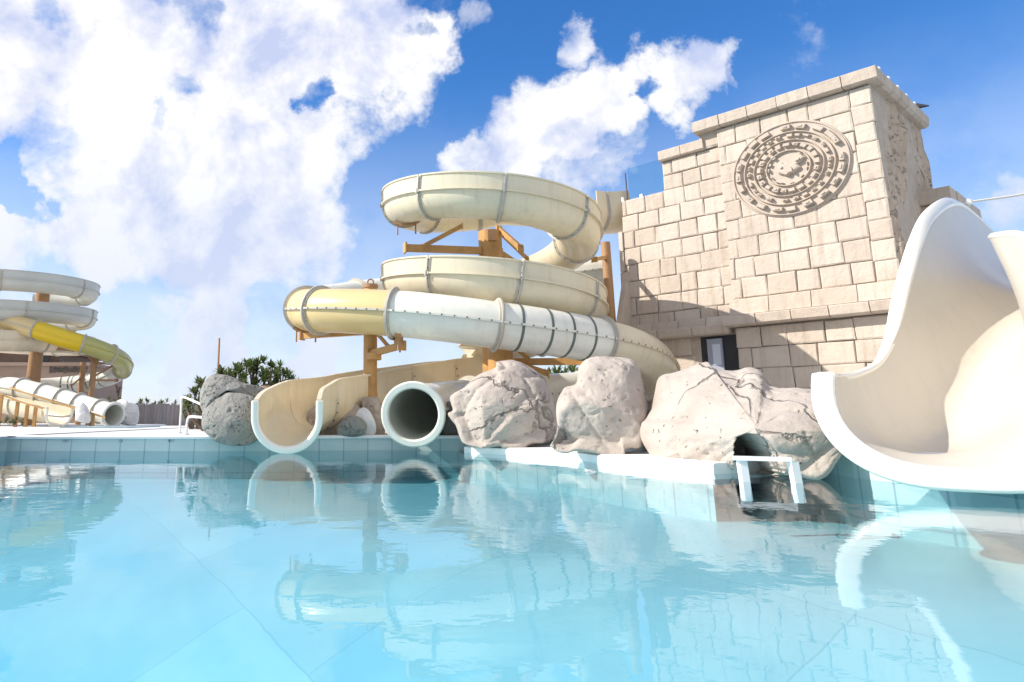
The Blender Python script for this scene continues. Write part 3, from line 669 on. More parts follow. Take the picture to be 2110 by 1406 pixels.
# doorway in lower wing wall
dS0, dZ1 = TI(1452, 697, -.25); dS1 = TI(1521, 740, 0)[0]
mb = MB()
courses(mb, 0, sM, zCor+.1, zWT, 0, .44)
courses(mb, s36, sM, zWT, z36-.25, 0, .42)
courses(mb, sTL+.12, sM+.0, z36-.25, zTL-.2, MO*.4, .4)
courses(mb, sM, SR-.38, zCor2+.08, zC-.02, MO, .44)
nr = 10; hh = (zC-.02-zCor2-.08)/nr                                     # corner quoins
for i in range(nr): stone(mb, SR-.38, SR+rnd.uniform(-.01, .01), zCor2+.08+i*hh, zCor2+.08+(i+1)*hh, MO+.02, th=.1)
mb.build('stone_facing', M_stone, tw, smooth=False)
mb = MB()
courses(mb, sM, SR+.15, .25, zCor-.02, MO+.02, .46, .5, .8)
o_ = mb.build('stone_facing', M_stone, tw, smooth=False); o_['label'] = 'lower stone courses under the ledge'
mb = MB(); courses(mb, 0, sM, .25, zCor-.1, -.02, .44, skip=lambda s, z: dS0 < s < dS1+.3 and z < dZ1)
o_ = mb.build('stone_facing', M_stone, tw, smooth=False); o_['label'] = 'shaded stone courses round the doorway'
def cornice(mb, s0, s1, z0, z1, o, bw=.75, th=.3, sl=0.):
    s = s0; L_ = s1-s0; k = max(1, round(L_/bw)); 
    for i in range(k):
        a, b = s0+L_*i/k+.008, s0+L_*(i+1)/k-.008; dd = rnd.uniform(-.01, .01)
        vs = [TF(q, z, oo) for q in (a, b) for z, oo in ((z0, o-th), (z0, o+dd-sl), (z0+.03, o+dd), (z1-.02, o+dd+sl*.6), (z1, o+dd+sl*.6-.02), (z1, o-th))]
        fs = [(j, (j+1) % 6, 6+(j+1) % 6, 6+j) for j in range(6)]+[(5, 4, 3, 2, 1, 0), (6, 7, 8, 9, 10, 11)]
        mb.add(vs, fs)
mb = MB()
cornice(mb, sTL, SR+.18, zC, zT, MO+.16, .62, .5, .04)                  # top parapet
mb.build('cornice', M_stone, tw, smooth=False); mb = MB(); cornice(mb, s36-.03, sTL+.15, z36-.25, z36, .12, .5, .4, .03); mb.build('cornice', M_stone, tw, smooth=False); mb = MB()
zm = (zCor+zCor2)/2
cornice(mb, sM-.12, SR+.2, zCor, zCor+(zCor2-zCor)*.42, MO+.30, .72, .4, .05)
mb.build('cornice', M_stone, tw, smooth=False); mb = MB(); cornice(mb, sM-.02, SR+.12, zCor+(zCor2-zCor)*.46, zCor2+.06, MO+.17, .72, .3, -.05)
mb.build('cornice', M_stone, tw, smooth=False); mb = MB(); cornice(mb, 0.02, sM-.1, zCor-.12, zCor+.08, .18, .7, .3, .04); cornice(mb, 0.02, sM-.0, zCor+.09, zCor+.28, .09, .7, .2, -.03)
mb.build('cornice', M_stone, tw, smooth=False)
# side face: rough sculpted rock work
E2D = -NO
mb = MB(); vs = []; fs = []; A_, B_ = 44, 60
for i in range(A_+1):
    for j in range(B_+1):
        u = i/A_*DEP; z = .2+(zC+.1-.2)*j/B_
        p = TF(SR, z, MO-u)-ER*LEAN*(z-.2)*.2
        nz = noise.fractal(V((u*.9, z*.45, 3.3)), 1, 2, 5)*.15+abs(noise.noise(V((u*3.5-z*.5, z*.7, 1))))*.17
        if i == 0: nz = -.0
        vs.append(p+ER*(nz-.04))
for i in range(A_):
    for j in range(B_): fs.append((i*(B_+1)+j, (i+1)*(B_+1)+j, (i+1)*(B_+1)+j+1, i*(B_+1)+j+1))
mb.add(vs, fs); mb.build('side_wall', M_rough, tw, ang=70)
mb = MB()                                                                # parapet on the side
k = 6
for i in range(k):
    a, b = MO-.345-(DEP-.35)*i/k-.004, MO-.345-(DEP-.35)*(i+1)/k+.008; hh = rnd.uniform(-.02, .02)
    vs = [TF(s, z, o) for o in (a, b) for s, z in ((SR-.3, zC), (SR+.10, zC), (SR+.17, zC+.05), (SR+.19, zT+hh-.03), (SR+.15, zT+hh), (SR-.3, zT+hh))]
    mb.add(vs, [(j, (j+1) % 6, 6+(j+1) % 6, 6+j) for j in range(6)]+[(5, 4, 3, 2, 1, 0), (6, 7, 8, 9, 10, 11)])
mb.build('parapet', M_stone, tw, smooth=False)
mb = MB(); prism(mb, sTL+.03, SR-.35, zC+.02, zT-.15, -DEP+.02, MO-.4); mb.build('roof', M_mortar, tw, smooth=False)
# left return of the tower (buttress fin)
mb = MB()
fz0 = TI(1297, 560, 0)[1]
vs = []
for s in (-.02, .10):
    vs += [TF(s, fz0, -.02), TF(s, fz0-.02, .06), TF(s, zCor-.05, .62), TF(s, .2, .85), TF(s, .2, -.02)]
mb.add(vs, [(0, 1, 2, 3, 4), (9, 8, 7, 6, 5), (0, 5, 6, 1), (1, 6, 7, 2), (2, 7, 8, 3), (0, 4, 9, 5)])
mb.build('buttress', M_stone2, tw, smooth=False)
mb = MB()
for i in range(9):
    za = .4+i*.52; prism(mb, -.10, .0, za+.01, za+.51, -.5+.003*i, .03+rnd.uniform(-.03, .03))
prism(mb, -.22, -.10, .3, zWT-1.2, -.9, -.45)
mb.build('corner_pilaster', M_stone, tw, smooth=False)
# doorway: near-black block whose colour stands in for the shaded inside, grey panel frame
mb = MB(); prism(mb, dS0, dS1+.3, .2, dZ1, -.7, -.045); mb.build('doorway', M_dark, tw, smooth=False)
mb = MB(); prism(mb, dS1+.25, dS1+.40, .2, dZ1, -.6, .05); mb.build('door_jamb', M_stone2, tw, smooth=False)
a, za = TI(1458, 700, -.03); b, zb_ = TI(1494, 756, -.03)
dr = MB(); prism(dr, a, b, zb_-.5, za, -.03, .02); pn = dr.build('door', M_door, tw, smooth=False)
mb = MB(); prism(mb, a+(b-a)*.35, b-.04, zb_+.04, za-.12, .02, .028); mb.build('pane', M_pane, pn, smooth=False)
# medallion
mc, mz = TI(1630, 346, MO+.02); mr_ = abs(TI(1752, 335, MO)[0]-TI(1504, 357, MO)[0])/2; mrz = abs(TI(1650, 252, MO)[1]-TI(1606, 442, MO)[1])/2
print('med', mc, mz, mr_, mrz); MRR = (mr_+mrz)/2
md = MB()
def TM(a, r, o): return TF(mc-.04+r*1.10*math.cos(a), mz+r*.98*math.sin(a), MO+.02+o)
def ringseg(mb, r0, r1_, a0, a1, o0, o1, n_=6, bev=.0):
    vs = []; 
    for i in range(n_+1):
        a = a0+(a1-a0)*i/n_
        vs += [TM(a, r0, o0), TM(a, r0+bev, o1), TM(a, r1_-bev, o1), TM(a, r1_, o0)]
    fs = []
    for i in range(n_):
        for j in range(3): fs.append((i*4+j, i*4+j+1, i*4+5+j, i*4+4+j))
    fs += [(0, 3, 2, 1), tuple(n_*4+k for k in range(4))]; mb.add(vs, fs)
vs = [TM(2*math.pi*i/72, MRR, .012) for i in range(72)]+[TM(2*math.pi*i/72, MRR*1.02, -.06) for i in range(72)]
md.add(vs, [tuple(range(72))[::-1]]+[(i, (i+1) % 72, 72+(i+1) % 72, 72+i) for i in range(72)])
dk = md.build('medallion', M_stone2, tw, smooth=False)
md = MB()
for f, wd, h in ((.985, .03, .045), (.775, .028, .075), (.60, .024, .075), (.385, .03, .075)):
    ringseg(md, MRR*(f-wd), MRR*f, 0, 2*math.pi, .012, h, 72, .008)
md.build('ring', M_stone2, dk, smooth=False)
def ringblocks(r0, r1_, n_, fill, h, jit=.15, vary=0):
    m = MB()
    for i in range(n_):
        if vary and rnd.random() < vary: continue
        a = 2*math.pi*(i+rnd.uniform(-jit, jit)*.3)/n_; w_ = math.pi/n_*fill*rnd.uniform(.85, 1.1); q0 = MRR*(r0+rnd.uniform(0, .02)); q1 = MRR*(r1_-rnd.uniform(0, .02)); hh_ = h*rnd.uniform(.85, 1.1)
        ringseg(m, q0, q1, a-w_, a+w_, .010, hh_, 4, .02)
        if rnd.random() < .6: ringseg(m, q0+(q1-q0)*.3, q0+(q1-q0)*.7, a-w_*.4, a+w_*.4, hh_-.005, hh_+.02, 3, .012)
    return m
ringblocks(.80, .93, 20, .62, .11, .9).build('carved_blocks', M_stone2, dk, smooth=False)
ringblocks(.63, .73, 26, .5, .10, .6, .12).build('carved_blocks', M_stone2, dk, smooth=False)
ringblocks(.42, .55, 21, .66, .12, .2).build('carved_blocks', M_stone2, dk, smooth=False)
# low carved relief in the middle of the medallion: two soft lobes
ringblocks(.305, .345, 16, .5, .08, .9, .2).build('carved_blocks', M_stone2, dk, smooth=False)
md = MB()
def lobe(cx, cz, rx, rz, rot, h, n1=20, n2=6, wob=.12, seed=0):
    vs = []; fs = []
    for j in range(n2+1):
        f = math.cos(j/n2*math.pi/2); g = math.sin(j/n2*math.pi/2)
        for i in range(n1):
            a = 2*math.pi*i/n1; q = 1+wob*math.sin(3*a+seed)+wob*.5*math.sin(7*a+seed*2); xx = rx*q*math.cos(a)*(f if j else 1); zz = rz*q*math.sin(a)*(f if j else 1)
            vs.append(TF(mc+cx+xx*math.cos(rot)-zz*math.sin(rot), mz+cz+xx*math.sin(rot)+zz*math.cos(rot), MO+.02+.01+h*min(1, g*1.6)))
    for j in range(n2):
        for i in range(n1): fs.append((j*n1+i, j*n1+(i+1) % n1, (j+1)*n1+(i+1) % n1, (j+1)*n1+i))
    md.add(vs, fs)
lobe(-.03, -.02, MRR*.20, MRR*.13, -.15, .09, seed=1); lobe(MRR*.14, MRR*.10, MRR*.13, MRR*.075, .45, .085, seed=2)
lobe(-MRR*.16, MRR*.0, MRR*.08, MRR*.14, .1, .07, seed=4); lobe(-MRR*.10, -MRR*.10, MRR*.11, MRR*.04, -.5, .11, seed=5); lobe(MRR*.03, -MRR*.07, MRR*.03, MRR*.07, .2, .13, seed=6)
lobe(MRR*.16, MRR*.11, MRR*.06, MRR*.035, .4, .12, seed=3); lobe(-MRR*.15, MRR*.02, MRR*.035, MRR*.03, .4, .12, seed=8)
md.build('relief', M_stone2, dk)
# right rear wing of the temple
rw = empty('temple_wing', TF(SR+1.5, .25, -3), 'low sandstone wing in shade behind the tower and the big white slide', 'building')
wz = 0.; mb = MB()
q = TF(0, 0, -2.6); 
def TI2(px, py, o): return TI(px, py, o)
ws0, wzt = TI(1880, 395, -2.4); ws1, wz1 = TI(1960, 385, -2.4); print('wing', ws0, ws1, wzt, wz1)
prism(mb, SR-.5, ws1-.05, .2, wz1-.3, -5.0, -2.46); mb.build('wall', M_mortar, rw, smooth=False)
mb = MB(); courses(mb, SR-.3, ws1-.04, wz1-3.2, wz1-.3, -2.40, .5, .6, .9); mb.build('stone_facing', M_stone, rw, smooth=False)
mb = MB(); cornice(mb, SR-.3, ws1, wz1-.3, wz1, -2.28, .8, .5, .03); mb.build('cornice', M_stone, rw, smooth=False); mb = MB(); prism(mb, ws1-.3, ws1+.01, wz1-.29, wz1-.01, -5.0, -2.8); mb.build('cornice', M_stone, rw, smooth=False)
# small lamps and the bird on the parapet
for i, (px, py, lb) in enumerate(((1811, 152, 'nearest the corner'), (1832, 172, 'second from the corner'), (1849, 190, 'third from the corner'), (1868, 207, 'fourth from the corner'), (1885, 216, 'farthest from the corner, beside the bird'))):
    o = (1811-px)/ (1811-1912)*-DEP*.85; p = TF(SR+.12, zT-.01, MO-.25-i*.62)
    e = empty('parapet_lamp', p, 'tiny white lamp on the tower parapet, '+lb, 'lamp', 'lamps along the tower parapet')
    mb = MB(); mb.tube([p, p+V((0, 0, .06))], .015, 8); mb.build('stem', M_rail, e)
    mb = MB(); mb.tube([p+V((0, 0, .05)), p+V((0, 0, .08)), p+V((.0, 0, .12)), p+V((0, 0, .13))], [.02, .04, .035, .01], 10); mb.build('globe', M_rail, e)
bp_ = TF(SR+.12, zT+.02, MO-3.0)
mb = MB(); dd = ER*.7+V((0, 0, -.15))
mb.tube([bp_-dd*.22+V((0, 0, .14)), bp_-dd*.16+V((0, 0, .15)), bp_-dd*.08+V((0, 0, .10)), bp_+V((0, 0, .08)), bp_+dd*.12+V((0, 0, .07)), bp_+dd*.30+V((0, 0, .06))], [.012, .035, .05, .065, .045, .015], 12)
for k in (-.03, .03): mb.tube([bp_+NO*k+V((0, 0, .05)), bp_+NO*k+V((0, 0, -.02))], .006, 6)
mb.tube([bp_-dd*.22+V((0, 0, .14)), bp_-dd*.28+V((0, 0, .135))], [.008, .002], 6)
tag(mb.build('bird', M_bird), 'dark bird perched on the far end of the tower parapet', 'bird')
# glass balustrade on the wing terrace
gs, gz = TI(1293, 410, -.1); ge = s36-.03; gt = TI(1283, 347, -.1)[1]
gb = empty('glass_balustrade', TF(gs, zWT, -.1), 'clear glass balustrade pane on the temple terrace with thin dark post', 'balustrade')
mb = MB(); prism(mb, gs+.05, ge, zWT+.04, TI(1355, 328, -.1)[1]-.02, -.11, -.10); mb.build('pane', M_glass, gb, smooth=False)
mb = MB(); mb.tube([TF(gs, zWT, -.1), TF(gs-.02, zWT+.75, -.1)], .016, 8); mb.build('post', M_black, gb)
mb = MB(); prism(mb, gs+.35, gs+.42, zWT, zWT+.08, -.14, -.07); mb.build('clamp', M_rail, gb, smooth=False); mb = MB(); prism(mb, gs-.15, gs-.1, zWT, zWT+.12, -.14, -.07); mb.build('clamp', M_rail, gb, smooth=False)
# cable at the right edge
a = W(1995, 417, 13); b = W(2300, 340, 12); mid = (a+b)/2-V((0, 0, .12))
wr = empty('guy_cable', a, 'thin grey cable rising to the right behind the big white slide', 'cable')
mb = MB(); mb.tube(cat([a, mid, b], 10), .022, 6); mb.build('wire', M_greyfl, wr)
mb = MB(); mb.tube([a-V((0.05, 0, .03)), a, a+V((.08, 0, .03))], [.02, .07, .03], 10); mb.build('end_fitting', M_rail, wr)
mb = MB(); mb.tube([a-V((0.02, 0, 0)), V((a.x-.1, a.y, 1.5))], .03, 8); mb.build('post', M_greyfl, wr)
# ================================================================== ROCKS
def rock(outline, Yf, D, material, seed, label, amp=.042, fr=1.6, N1=190, N2=90, crease=.05, dent=None, cat_='rock', name='boulder', group=None, facets=7, front=.62, cs=1.0, sqz=.6, centre=None):
    B = [W(px, py, Yf(px, py) if callable(Yf) else Yf) for px, py in outline]; B = cat(B+[B[0]], 6)[:-1]; S_ = lens(B+[B[0]]); BB_ = B+[B[0]]
    bd = [at_len(BB_, S_, S_[-1]*i/N1) for i in range(N1)]
    c = sum(bd, V())/N1 if centre is None else W(*centre); dv = V((c.x, c.y, 0)).normalized(); vs = []; rr = random.Random(seed); off = V((rr.uniform(-50, 50), rr.uniform(-50, 50), rr.uniform(-50, 50)))
    ext = max((q-c).length for q in bd); side = V((dv.y, -dv.x, 0)); PLN = []
    for k in range(facets):
        n3 = (-dv+side*rr.uniform(-.9, .9)+V((0, 0, 1))*rr.uniform(-.55, .75)).normalized(); PLN.append((n3, D*front*rr.uniform(.78, 1.0)+ .27*ext*abs(n3.dot(side))))
    for j in range(N2+1):
        f = math.pi*j/N2; a = abs(math.sin(f))**sqz; cc = math.cos(f); cc = math.copysign(abs(cc)**.9, cc)
        for i in range(N1):
            p = c+(bd[i]-c)*a-dv*D*(cc*front if cc > 0 else cc)
            rel = p-c
            for n3, dk_ in PLN:
                ex = rel.dot(n3)-dk_
                if ex > 0: rel = rel-n3*ex*.85*min(1, (1-a)*6+.1)
            p = c+rel
            q = p*fr+off; d_, _pts = noise.voronoi(q*.55*cs, distance_metric='DISTANCE'); e = d_[1]-d_[0]
            h = noise.fractal(q*.9, .9, 2.1, 6)*amp - crease*math.exp(-e*14)+abs(noise.noise(q*.5))*amp*1.2
            pit = noise.noise(q*7); h -= max(0, pit-.28)*amp*1.6; h += noise.fractal(q*3.2, .8, 2.1, 3)*amp*.16
            nv = (bd[i]-c).normalized()*math.sin(f)-dv*cc; nv.normalize()
            # facets
            p = p+nv*h*(.35+.65*abs(cc) if a > .97 else 1)
            if dent: p = dent(p, dv, cc)
            vs.append(p)
    fs = []
    for j in range(N2):
        for i in range(N1): fs.append((j*N1+i, j*N1+(i+1) % N1, (j+1)*N1+(i+1) % N1, (j+1)*N1+i))
    mb = MB(); mb.add(vs, fs); o = mb.build(name, material, ang=70); tag(o, label, cat_, group); return o
Yw = lambda px: Wz(px, {1: 0}.get(0, 0) or (930+max(0, px-940)*.075), 0).y
rock([(985, 926), (1000, 925), (1030, 921), (1040, 928), (1075, 929), (1095, 915), (1130, 912), (1148, 885), (1146, 850), (1135, 810), (1118, 775), (1090, 755), (1060, 742), (1025, 745), (1020, 760), (985, 772), (955, 800), (928, 818), (933, 845), (922, 853), (940, 880), (948, 905), (955, 915)], lambda a, b: Wz(1040, 936, 0).y-.18+(930-b)*.004, .8, M_rock, 11, 'pink grey boulder with grooves, first right of the round tube mouth')
rock([(1126, 925), (1145, 938), (1165, 940), (1185, 934), (1230, 938), (1270, 950), (1288, 945), (1290, 925), (1320, 922), (1333, 880), (1335, 840), (1325, 790), (1305, 745), (1260, 737), (1215, 738), (1195, 760), (1188, 790), (1160, 800), (1145, 835), (1148, 880), (1140, 905)], lambda a, b: Wz(1230, 953, 0).y-.18+(940-b)*.004, .8, M_rock, 23, 'tall flat topped pale boulder between two other pink boulders')
CAV = [W(px, py, 7.0) for px, py in ((1512, 985), (1514, 915), (1520, 900), (1540, 893), (1570, 900), (1592, 915), (1610, 940), (1618, 985))]
def inpoly(x_, z_, Pp):
    c_ = False
    for i in range(len(Pp)):
        a, b = Pp[i], Pp[i-1]
        if (a.z > z_) != (b.z > z_) and x_ < (b.x-a.x)*(z_-a.z)/(b.z-a.z)+a.x: c_ = not c_
    return c_
def dent(p, dv, cc):
    if cc > .0:
        k = 7.0/p.y; q = V((p.x*k, 7, CAMZ+(p.z-CAMZ)*k))
        if inpoly(q.x, q.z, CAV): return p+V((.25, 1, 0)).normalized()*1.35
    return p
rock([(1345, 950), (1380, 955), (1420, 958), (1455, 972), (1510, 980), (1560, 985), (1620, 982), (1650, 985), (1695, 988), (1728, 955), (1740, 920), (1740, 860), (1715, 820), (1650, 800), (1610, 800), (1585, 790), (1568, 765), (1540, 757), (1510, 765), (1470, 760), (1455, 747), (1400, 765), (1362, 775), (1350, 800), (1335, 855), (1318, 875), (1322, 905), (1335, 930)],
     lambda a, b: Wz(a, 958+max(0, a-1345)*.088, 0).y+.05+(975-b)*.0042, .75, M_rock, 37, 'large pink boulder with a diagonal crack and a dark cave opening', N1=260, N2=120, crease=.05, amp=.038, dent=dent, centre=(1560, 880, 7.3))
# cave lining
mb = MB(); cv = [W(px, py, 7.6) for px, py in ((1490, 990), (1490, 890), (1540, 870), (1600, 880), (1650, 930), (1650, 990))]; vs = cv+[q+V((.3, 1.2, 0)) for q in cv]
# grey boulder pair on the left
gy = lambda a, b: Wz(480, 930, 0).y-.20+(920-b)*.003
rock([(416, 860), (418, 885), (440, 905), (465, 916), (490, 918), (515, 915), (537, 898), (540, 860), (530, 830), (515, 816), (490, 810), (465, 808), (440, 825), (420, 845)], gy, .62, M_rockg, 51, 'rounded dark grey pitted boulder overhanging the pool beside the beige chute', amp=.04, crease=.0, sqz=.75)
rock([(417, 850), (440, 826), (462, 812), (490, 800), (508, 792), (516, 812), (540, 825), (545, 800), (505, 790), (485, 780), (455, 771), (430, 776), (415, 800), (412, 830)], lambda a, b: gy(a, b)+.12, .6, M_rockg, 57, 'sloping grey cap rock resting on the rounded grey boulder', amp=.04, crease=.02, centre=(465, 806, gy(465, 806)+.12))
rock([(515, 905), (540, 910), (560, 890), (575, 840), (570, 815), (535, 805), (510, 812), (505, 860)], Wz(540, 915, 0).y+.55, .5, M_rock, 61, 'pink brown rock tucked behind the beige chute mouth', N1=90, N2=40)
rock([(640, 902), (700, 903), (745, 897), (745, 850), (720, 815), (680, 822), (640, 850)], 13.7, .5, M_rock, 67, 'brown rock face in shade under the beige chute', N1=90, N2=40, amp=.08)
rock([(695, 898), (740, 899), (756, 880), (745, 862), (725, 856), (705, 866), (695, 882)], 12.7, .25, M_rockg, 71, 'small rounded blue grey rock on the deck', N1=70, N2=30, amp=.02, crease=.0)
rock([(730, 898), (768, 899), (774, 880), (765, 855), (752, 841), (738, 846), (731, 865)], 12.95, .25, M_rockw, 73, 'small pointed white rock on the deck', N1=70, N2=30, amp=.03, crease=.0)
rock([(740, 898), (788, 900), (792, 860), (782, 822), (762, 818), (745, 822), (748, 860)], 13.6, .32, M_rock, 79, 'rock cladding round the foot of the slim ochre post', N1=80, N2=40, amp=.05)
rock([(900, 905), (960, 912), (965, 870), (945, 835), (915, 830), (905, 850)], 12.9, .4, M_rockd, 83, 'dark rock in shadow just right of the round tube mouth', N1=80, N2=40)
rock([(925, 812), (990, 815), (1010, 790), (985, 782), (950, 790), (920, 792)], 13.8, .3, M_rockw, 89, 'pale rubble rock above the tube mouth', N1=80, N2=40, amp=.08)
rock([(1560, 870), (1640, 880), (1800, 860), (1800, 815), (1700, 806), (1600, 800), (1560, 810)], 9.5, .8, M_rock, 97, 'low pink rock base at the foot of the temple tower', N1=120, N2=40, amp=.05)
# low white block frame standing in the water before the cave
fr_ = empty('ladder_frame', Wz(1570, 985, 0), 'white square frame standing in the water before the cave', 'frame')
fp = [W(1518, 944, 6.55), W(1623, 947, 6.4)]
mb = MB(); mb.beam(fp[0]-V((.03, 0, 0)), fp[1]+V((.03, 0, 0)), .08, .035); mb.build('top_bar', M_cop, fr_, smooth=False)
for p, dx in ((fp[0], .10), (fp[1], .12)):
    mb = MB(); mb.beam(p+V((.04, 0, -.02)), V((p.x+dx*.3, p.y-.05, -.16)), .065, .07, up=V((0, 1, 0))); mb.build('post', M_cop, fr_, smooth=False)
# ================================================================== PLANTS
def rosettes(mb, centres, nl, ln, wd, rnd_, droop=.35, mi=0):
    for c in centres:
        for _ in range(nl):
            a = rnd_.uniform(0, 2*math.pi); e = rnd_.uniform(-.3, 1.4); L_ = ln*rnd_.uniform(.6, 1.15)
            d = V((math.cos(a)*math.cos(e), math.sin(a)*math.cos(e), math.sin(e))); sd = d.cross(V((0, 0, 1))); sd = (sd.normalized() if sd.length > .01 else V((1, 0, 0)))*wd*.5
            m_ = c+d*L_*.55; t_ = c+d*L_-V((0, 0, droop*L_*.5))
            mb.add([c-sd*.5, c+sd*.5, m_+sd, m_-sd, t_], [(0, 1, 2, 3), (3, 2, 4)], mi)
def plant(name, base, w_, h, n_c, nl, ln, wd, seed, label, material, cat_='shrub', stem=True, group=None, dp=None):
    rr = random.Random(seed); e = empty(name, base, label, cat_, group); mb = MB(); cs = []; sm = MB()
    for i in range(n_c):
        x_ = rr.gauss(0, .33)*w_; 
        if abs(x_) > w_*.55: x_ = rr.uniform(-.5, .5)*w_
        hh = h*(.35+.65*rr.random())*(1-.5*(abs(x_)/(w_*.55))**2); c = base+V((x_, rr.uniform(-.5, .5)*(dp or w_*.5), hh)); cs.append(c)
        if stem and i % 2 == 0: sm.tube([base+V((x_*.4, 0, 0)), base+V((x_*.8, 0, hh*.5)), c], [.05, .035, .015], 5)
    rosettes(mb, cs, nl, ln, wd, rr); mb.build('foliage', material, e, smooth=False)
    if stem: sm.build('stem', M_bark, e)
    return e
plant('spiky_shrub', V((W(520, 860, 19).x, 19, .25)), 2.5, 1.75, 85, 34, .28, .06, 5, 'tall spiky green shrub behind the grey boulder', M_leaf)
plant('spiky_shrub', V((W(455, 860, 17).x, 17, .25)), 1.7, 1.35, 55, 30, .26, .055, 6, 'lower green shrub left behind the grey boulder', M_leaf2)
plant('spiky_shrub', V((W(580, 860, 20).x, 20, .25)), 1.3, 1.70, 44, 30, .28, .05, 7, 'dark green shrub next to the beige chute wall', M_leaf)
plant('leafy_bush', V((W(405, 860, 20).x, 20, .25)), .8, .85, 16, 22, .22, .04, 8, 'small bush behind the white pool handrail', M_leaf2)
plant('leafy_bush', V((W(1160, 800, 22).x, 22, .25)), 3.2, 1.85, 40, 24, .4, .08, 9, 'dark green bush seen under the white tube slide', M_leaf)
rr = random.Random(3)
for i, (px, hgt, lb) in enumerate(((236, 1.5, 'spindly dark bush behind the far rocks, with a tall twig'), (300, 1.35, 'low dark bush above the grey fence, left one'), (345, 1.25, 'low dark bush above the grey fence, right one'), (212, 1.2, 'dark bush right beside the far brown post'))):
    plant('leafy_bush', V((W(px, 860, 42).x, 42, .25)), 1.9, hgt, 16, 20, .35, .06, 20+i, lb, M_leaf2, group='bushes beyond the fence')
mb = MB(); b_ = W(245, 830, 42); mb.tube([b_, W(243, 815, 42), W(240, 798, 42)], .05, 5)
rosettes(mb, [W(244, 812, 42), W(246, 804, 42), W(241, 798, 42)], 14, .35, .08, rr, mi=0); tag(mb.build('bare_tree', M_bark), 'thin bare tree twig standing above the far bushes', 'tree')
plant('leafy_bush', V((W(10, 870, 25).x, 25, .25)), 1.4, .28, 14, 20, .16, .04, 31, 'low flowering plant at the left edge beside the far chute', M_leaf2, stem=False)
# thin pole
pz = W(452, 697, 21); mb = MB(); mb.tube([(pz.x+.03, 21, .25), pz], [.035, .028], 8); tag(mb.build('pole', M_steel2), 'thin bare pole rising behind the grey boulder', 'pole')
# fences
def fence(x0, x1, Y, z1, bw, label, material, name='wooden_fence', rough=.05, rnd_=random.Random(8), round_=False, dY=0):
    e = empty(name, ((x0+x1)/2, Y, .24), label, 'fence'); mb = MB(); x_ = x0
    while x_ < x1:
        h = z1+rnd_.uniform(-rough, rough); yy = Y+dY*(x_-x0)/(x1-x0)
        if round_: mb.tube([(x_, yy, .2), (x_+rnd_.uniform(-.01, .01), yy, h-.04), (x_, yy, h)], [bw*.55, bw*.5, bw*.38], 10)
        else: mb.box((x_, yy, (h+.2)/2), (bw*.47, 0, 0), (0, .02, 0), (0, 0, (h-.2)/2))
        x_ += bw
    mb.build('boards' if not round_ else 'logs', material, e, smooth=round_)
    if not round_:
        mb = MB()
        for z in (.45, z1-.2): mb.box(((x0+x1)/2, Y+dY/2+.06, z), ((x1-x0)/2, 0, 0), (0, .03, 0), (0, 0, .05))
        mb.build('rail', material, e, smooth=False)
    return e
fence(W(275, 860, 38).x, W(350, 860, 38).x, 38, W(300, 832, 38).z, .16, 'weathered grey board fence beyond the far deck', M_wood)
fence(W(347, 860, 30).x, W(420, 860, 30).x, 30, W(380, 833, 30).z, .16, 'darker violet grey board fence ending behind the handrails', M_wood)
fence(W(497, 860, 15.5).x, W(600, 860, 15.5).x, 15.5, W(540, 792, 15.5).z, .24, 'palisade of tan upright logs behind the beige chute', M_log, 'log_palisade', .06, round_=True)
fence(W(655, 860, 15.6).x, W(790, 860, 15.6).x, 15.6, W(700, 825, 15.6).z, .13, 'low palisade of pinkish logs behind the slim ochre post', M_log, 'log_palisade', .05, round_=True)
# handrails
def handrail(pts, label, rr_=.022):
    e = empty('handrail', pts[0], label, 'handrail', 'pool handrails'); mb = MB(); mb.tube(cat(pts, 6), rr_, 8); mb.build('tube', M_rail, e)
    mb = MB(); p = V(pts[0]); mb.tube([(p.x, p.y, .25), (p.x, p.y, .27)], .05, 12); mb.build('base_plate', M_rail, e)
def hz_(px, Y, z=.25): p = W(px, 860, Y); return V((p.x, Y, z))
a = hz_(372, 14.5); handrail([a, V((a.x, a.y, .7)), W(374, 823, 14.5), W(380, 819, 14.4), W(415, 834, 13.6), W(420, 838, 13.4)], 'tall white handrail by the grey boulder')
a = hz_(386, 13.2); handrail([a, V((a.x, a.y, .45)), W(388, 862, 13.2), W(394, 859, 13.1), W(425, 861, 12.6)], 'low white handrail in front of the tall one')
# ================================================================== FAR COMPLEX ON THE LEFT
YL = 33.; KL = .72
CL_ = V((W(-25, 700, YL).x, YL, 0)); RL = 4.15
zl1 = W(-25, 577, YL-RL).z; zl2 = W(-25, 640, YL-RL).z; PL_ = zl1-zl2
fs_ = empty('spiral_flume_slide', (CL_.x, CL_.y, .25), 'far grey and cream spiral slide at the left edge, coiling round a brown column', 'water slide')
hL_ = helix(CL_, RL, 90, -800, zl1+PL_*.5, PL_, 200)
SL_ = lens(hL_); flume(fs_, hL_, .42, .36, .12, [M_greyfl]*12+[M_beige]*6, [SL_[-1]*k/18 for k in range(1, 18)], sgn=-1, bolts=False, step=.2)
lw = cat([hL_[-1], W(-160, 755, 32), W(-150, 770, 33), W(-130, 800, 30), W(-60, 815, 28.5), W(40, 833, 27), W(100, 846, 26), W(122, 852, 25.6)], 8); S_ = lens(lw)
flume(fs_, lw, .42, .18, .18, M_cream, [S_[-1]*k/7 for k in range(1, 7)], sgn=1, ext=False, bolts=False, step=.2)
mouth_rim(fs_, lw[-1], lw[-1]-lw[-3], .43, .16, .09, .06, M_white)
tl = empty('tube_slide', (CL_.x+2, 30, .25), 'far yellow and grey tube slide sweeping out past the brown posts', 'water slide')
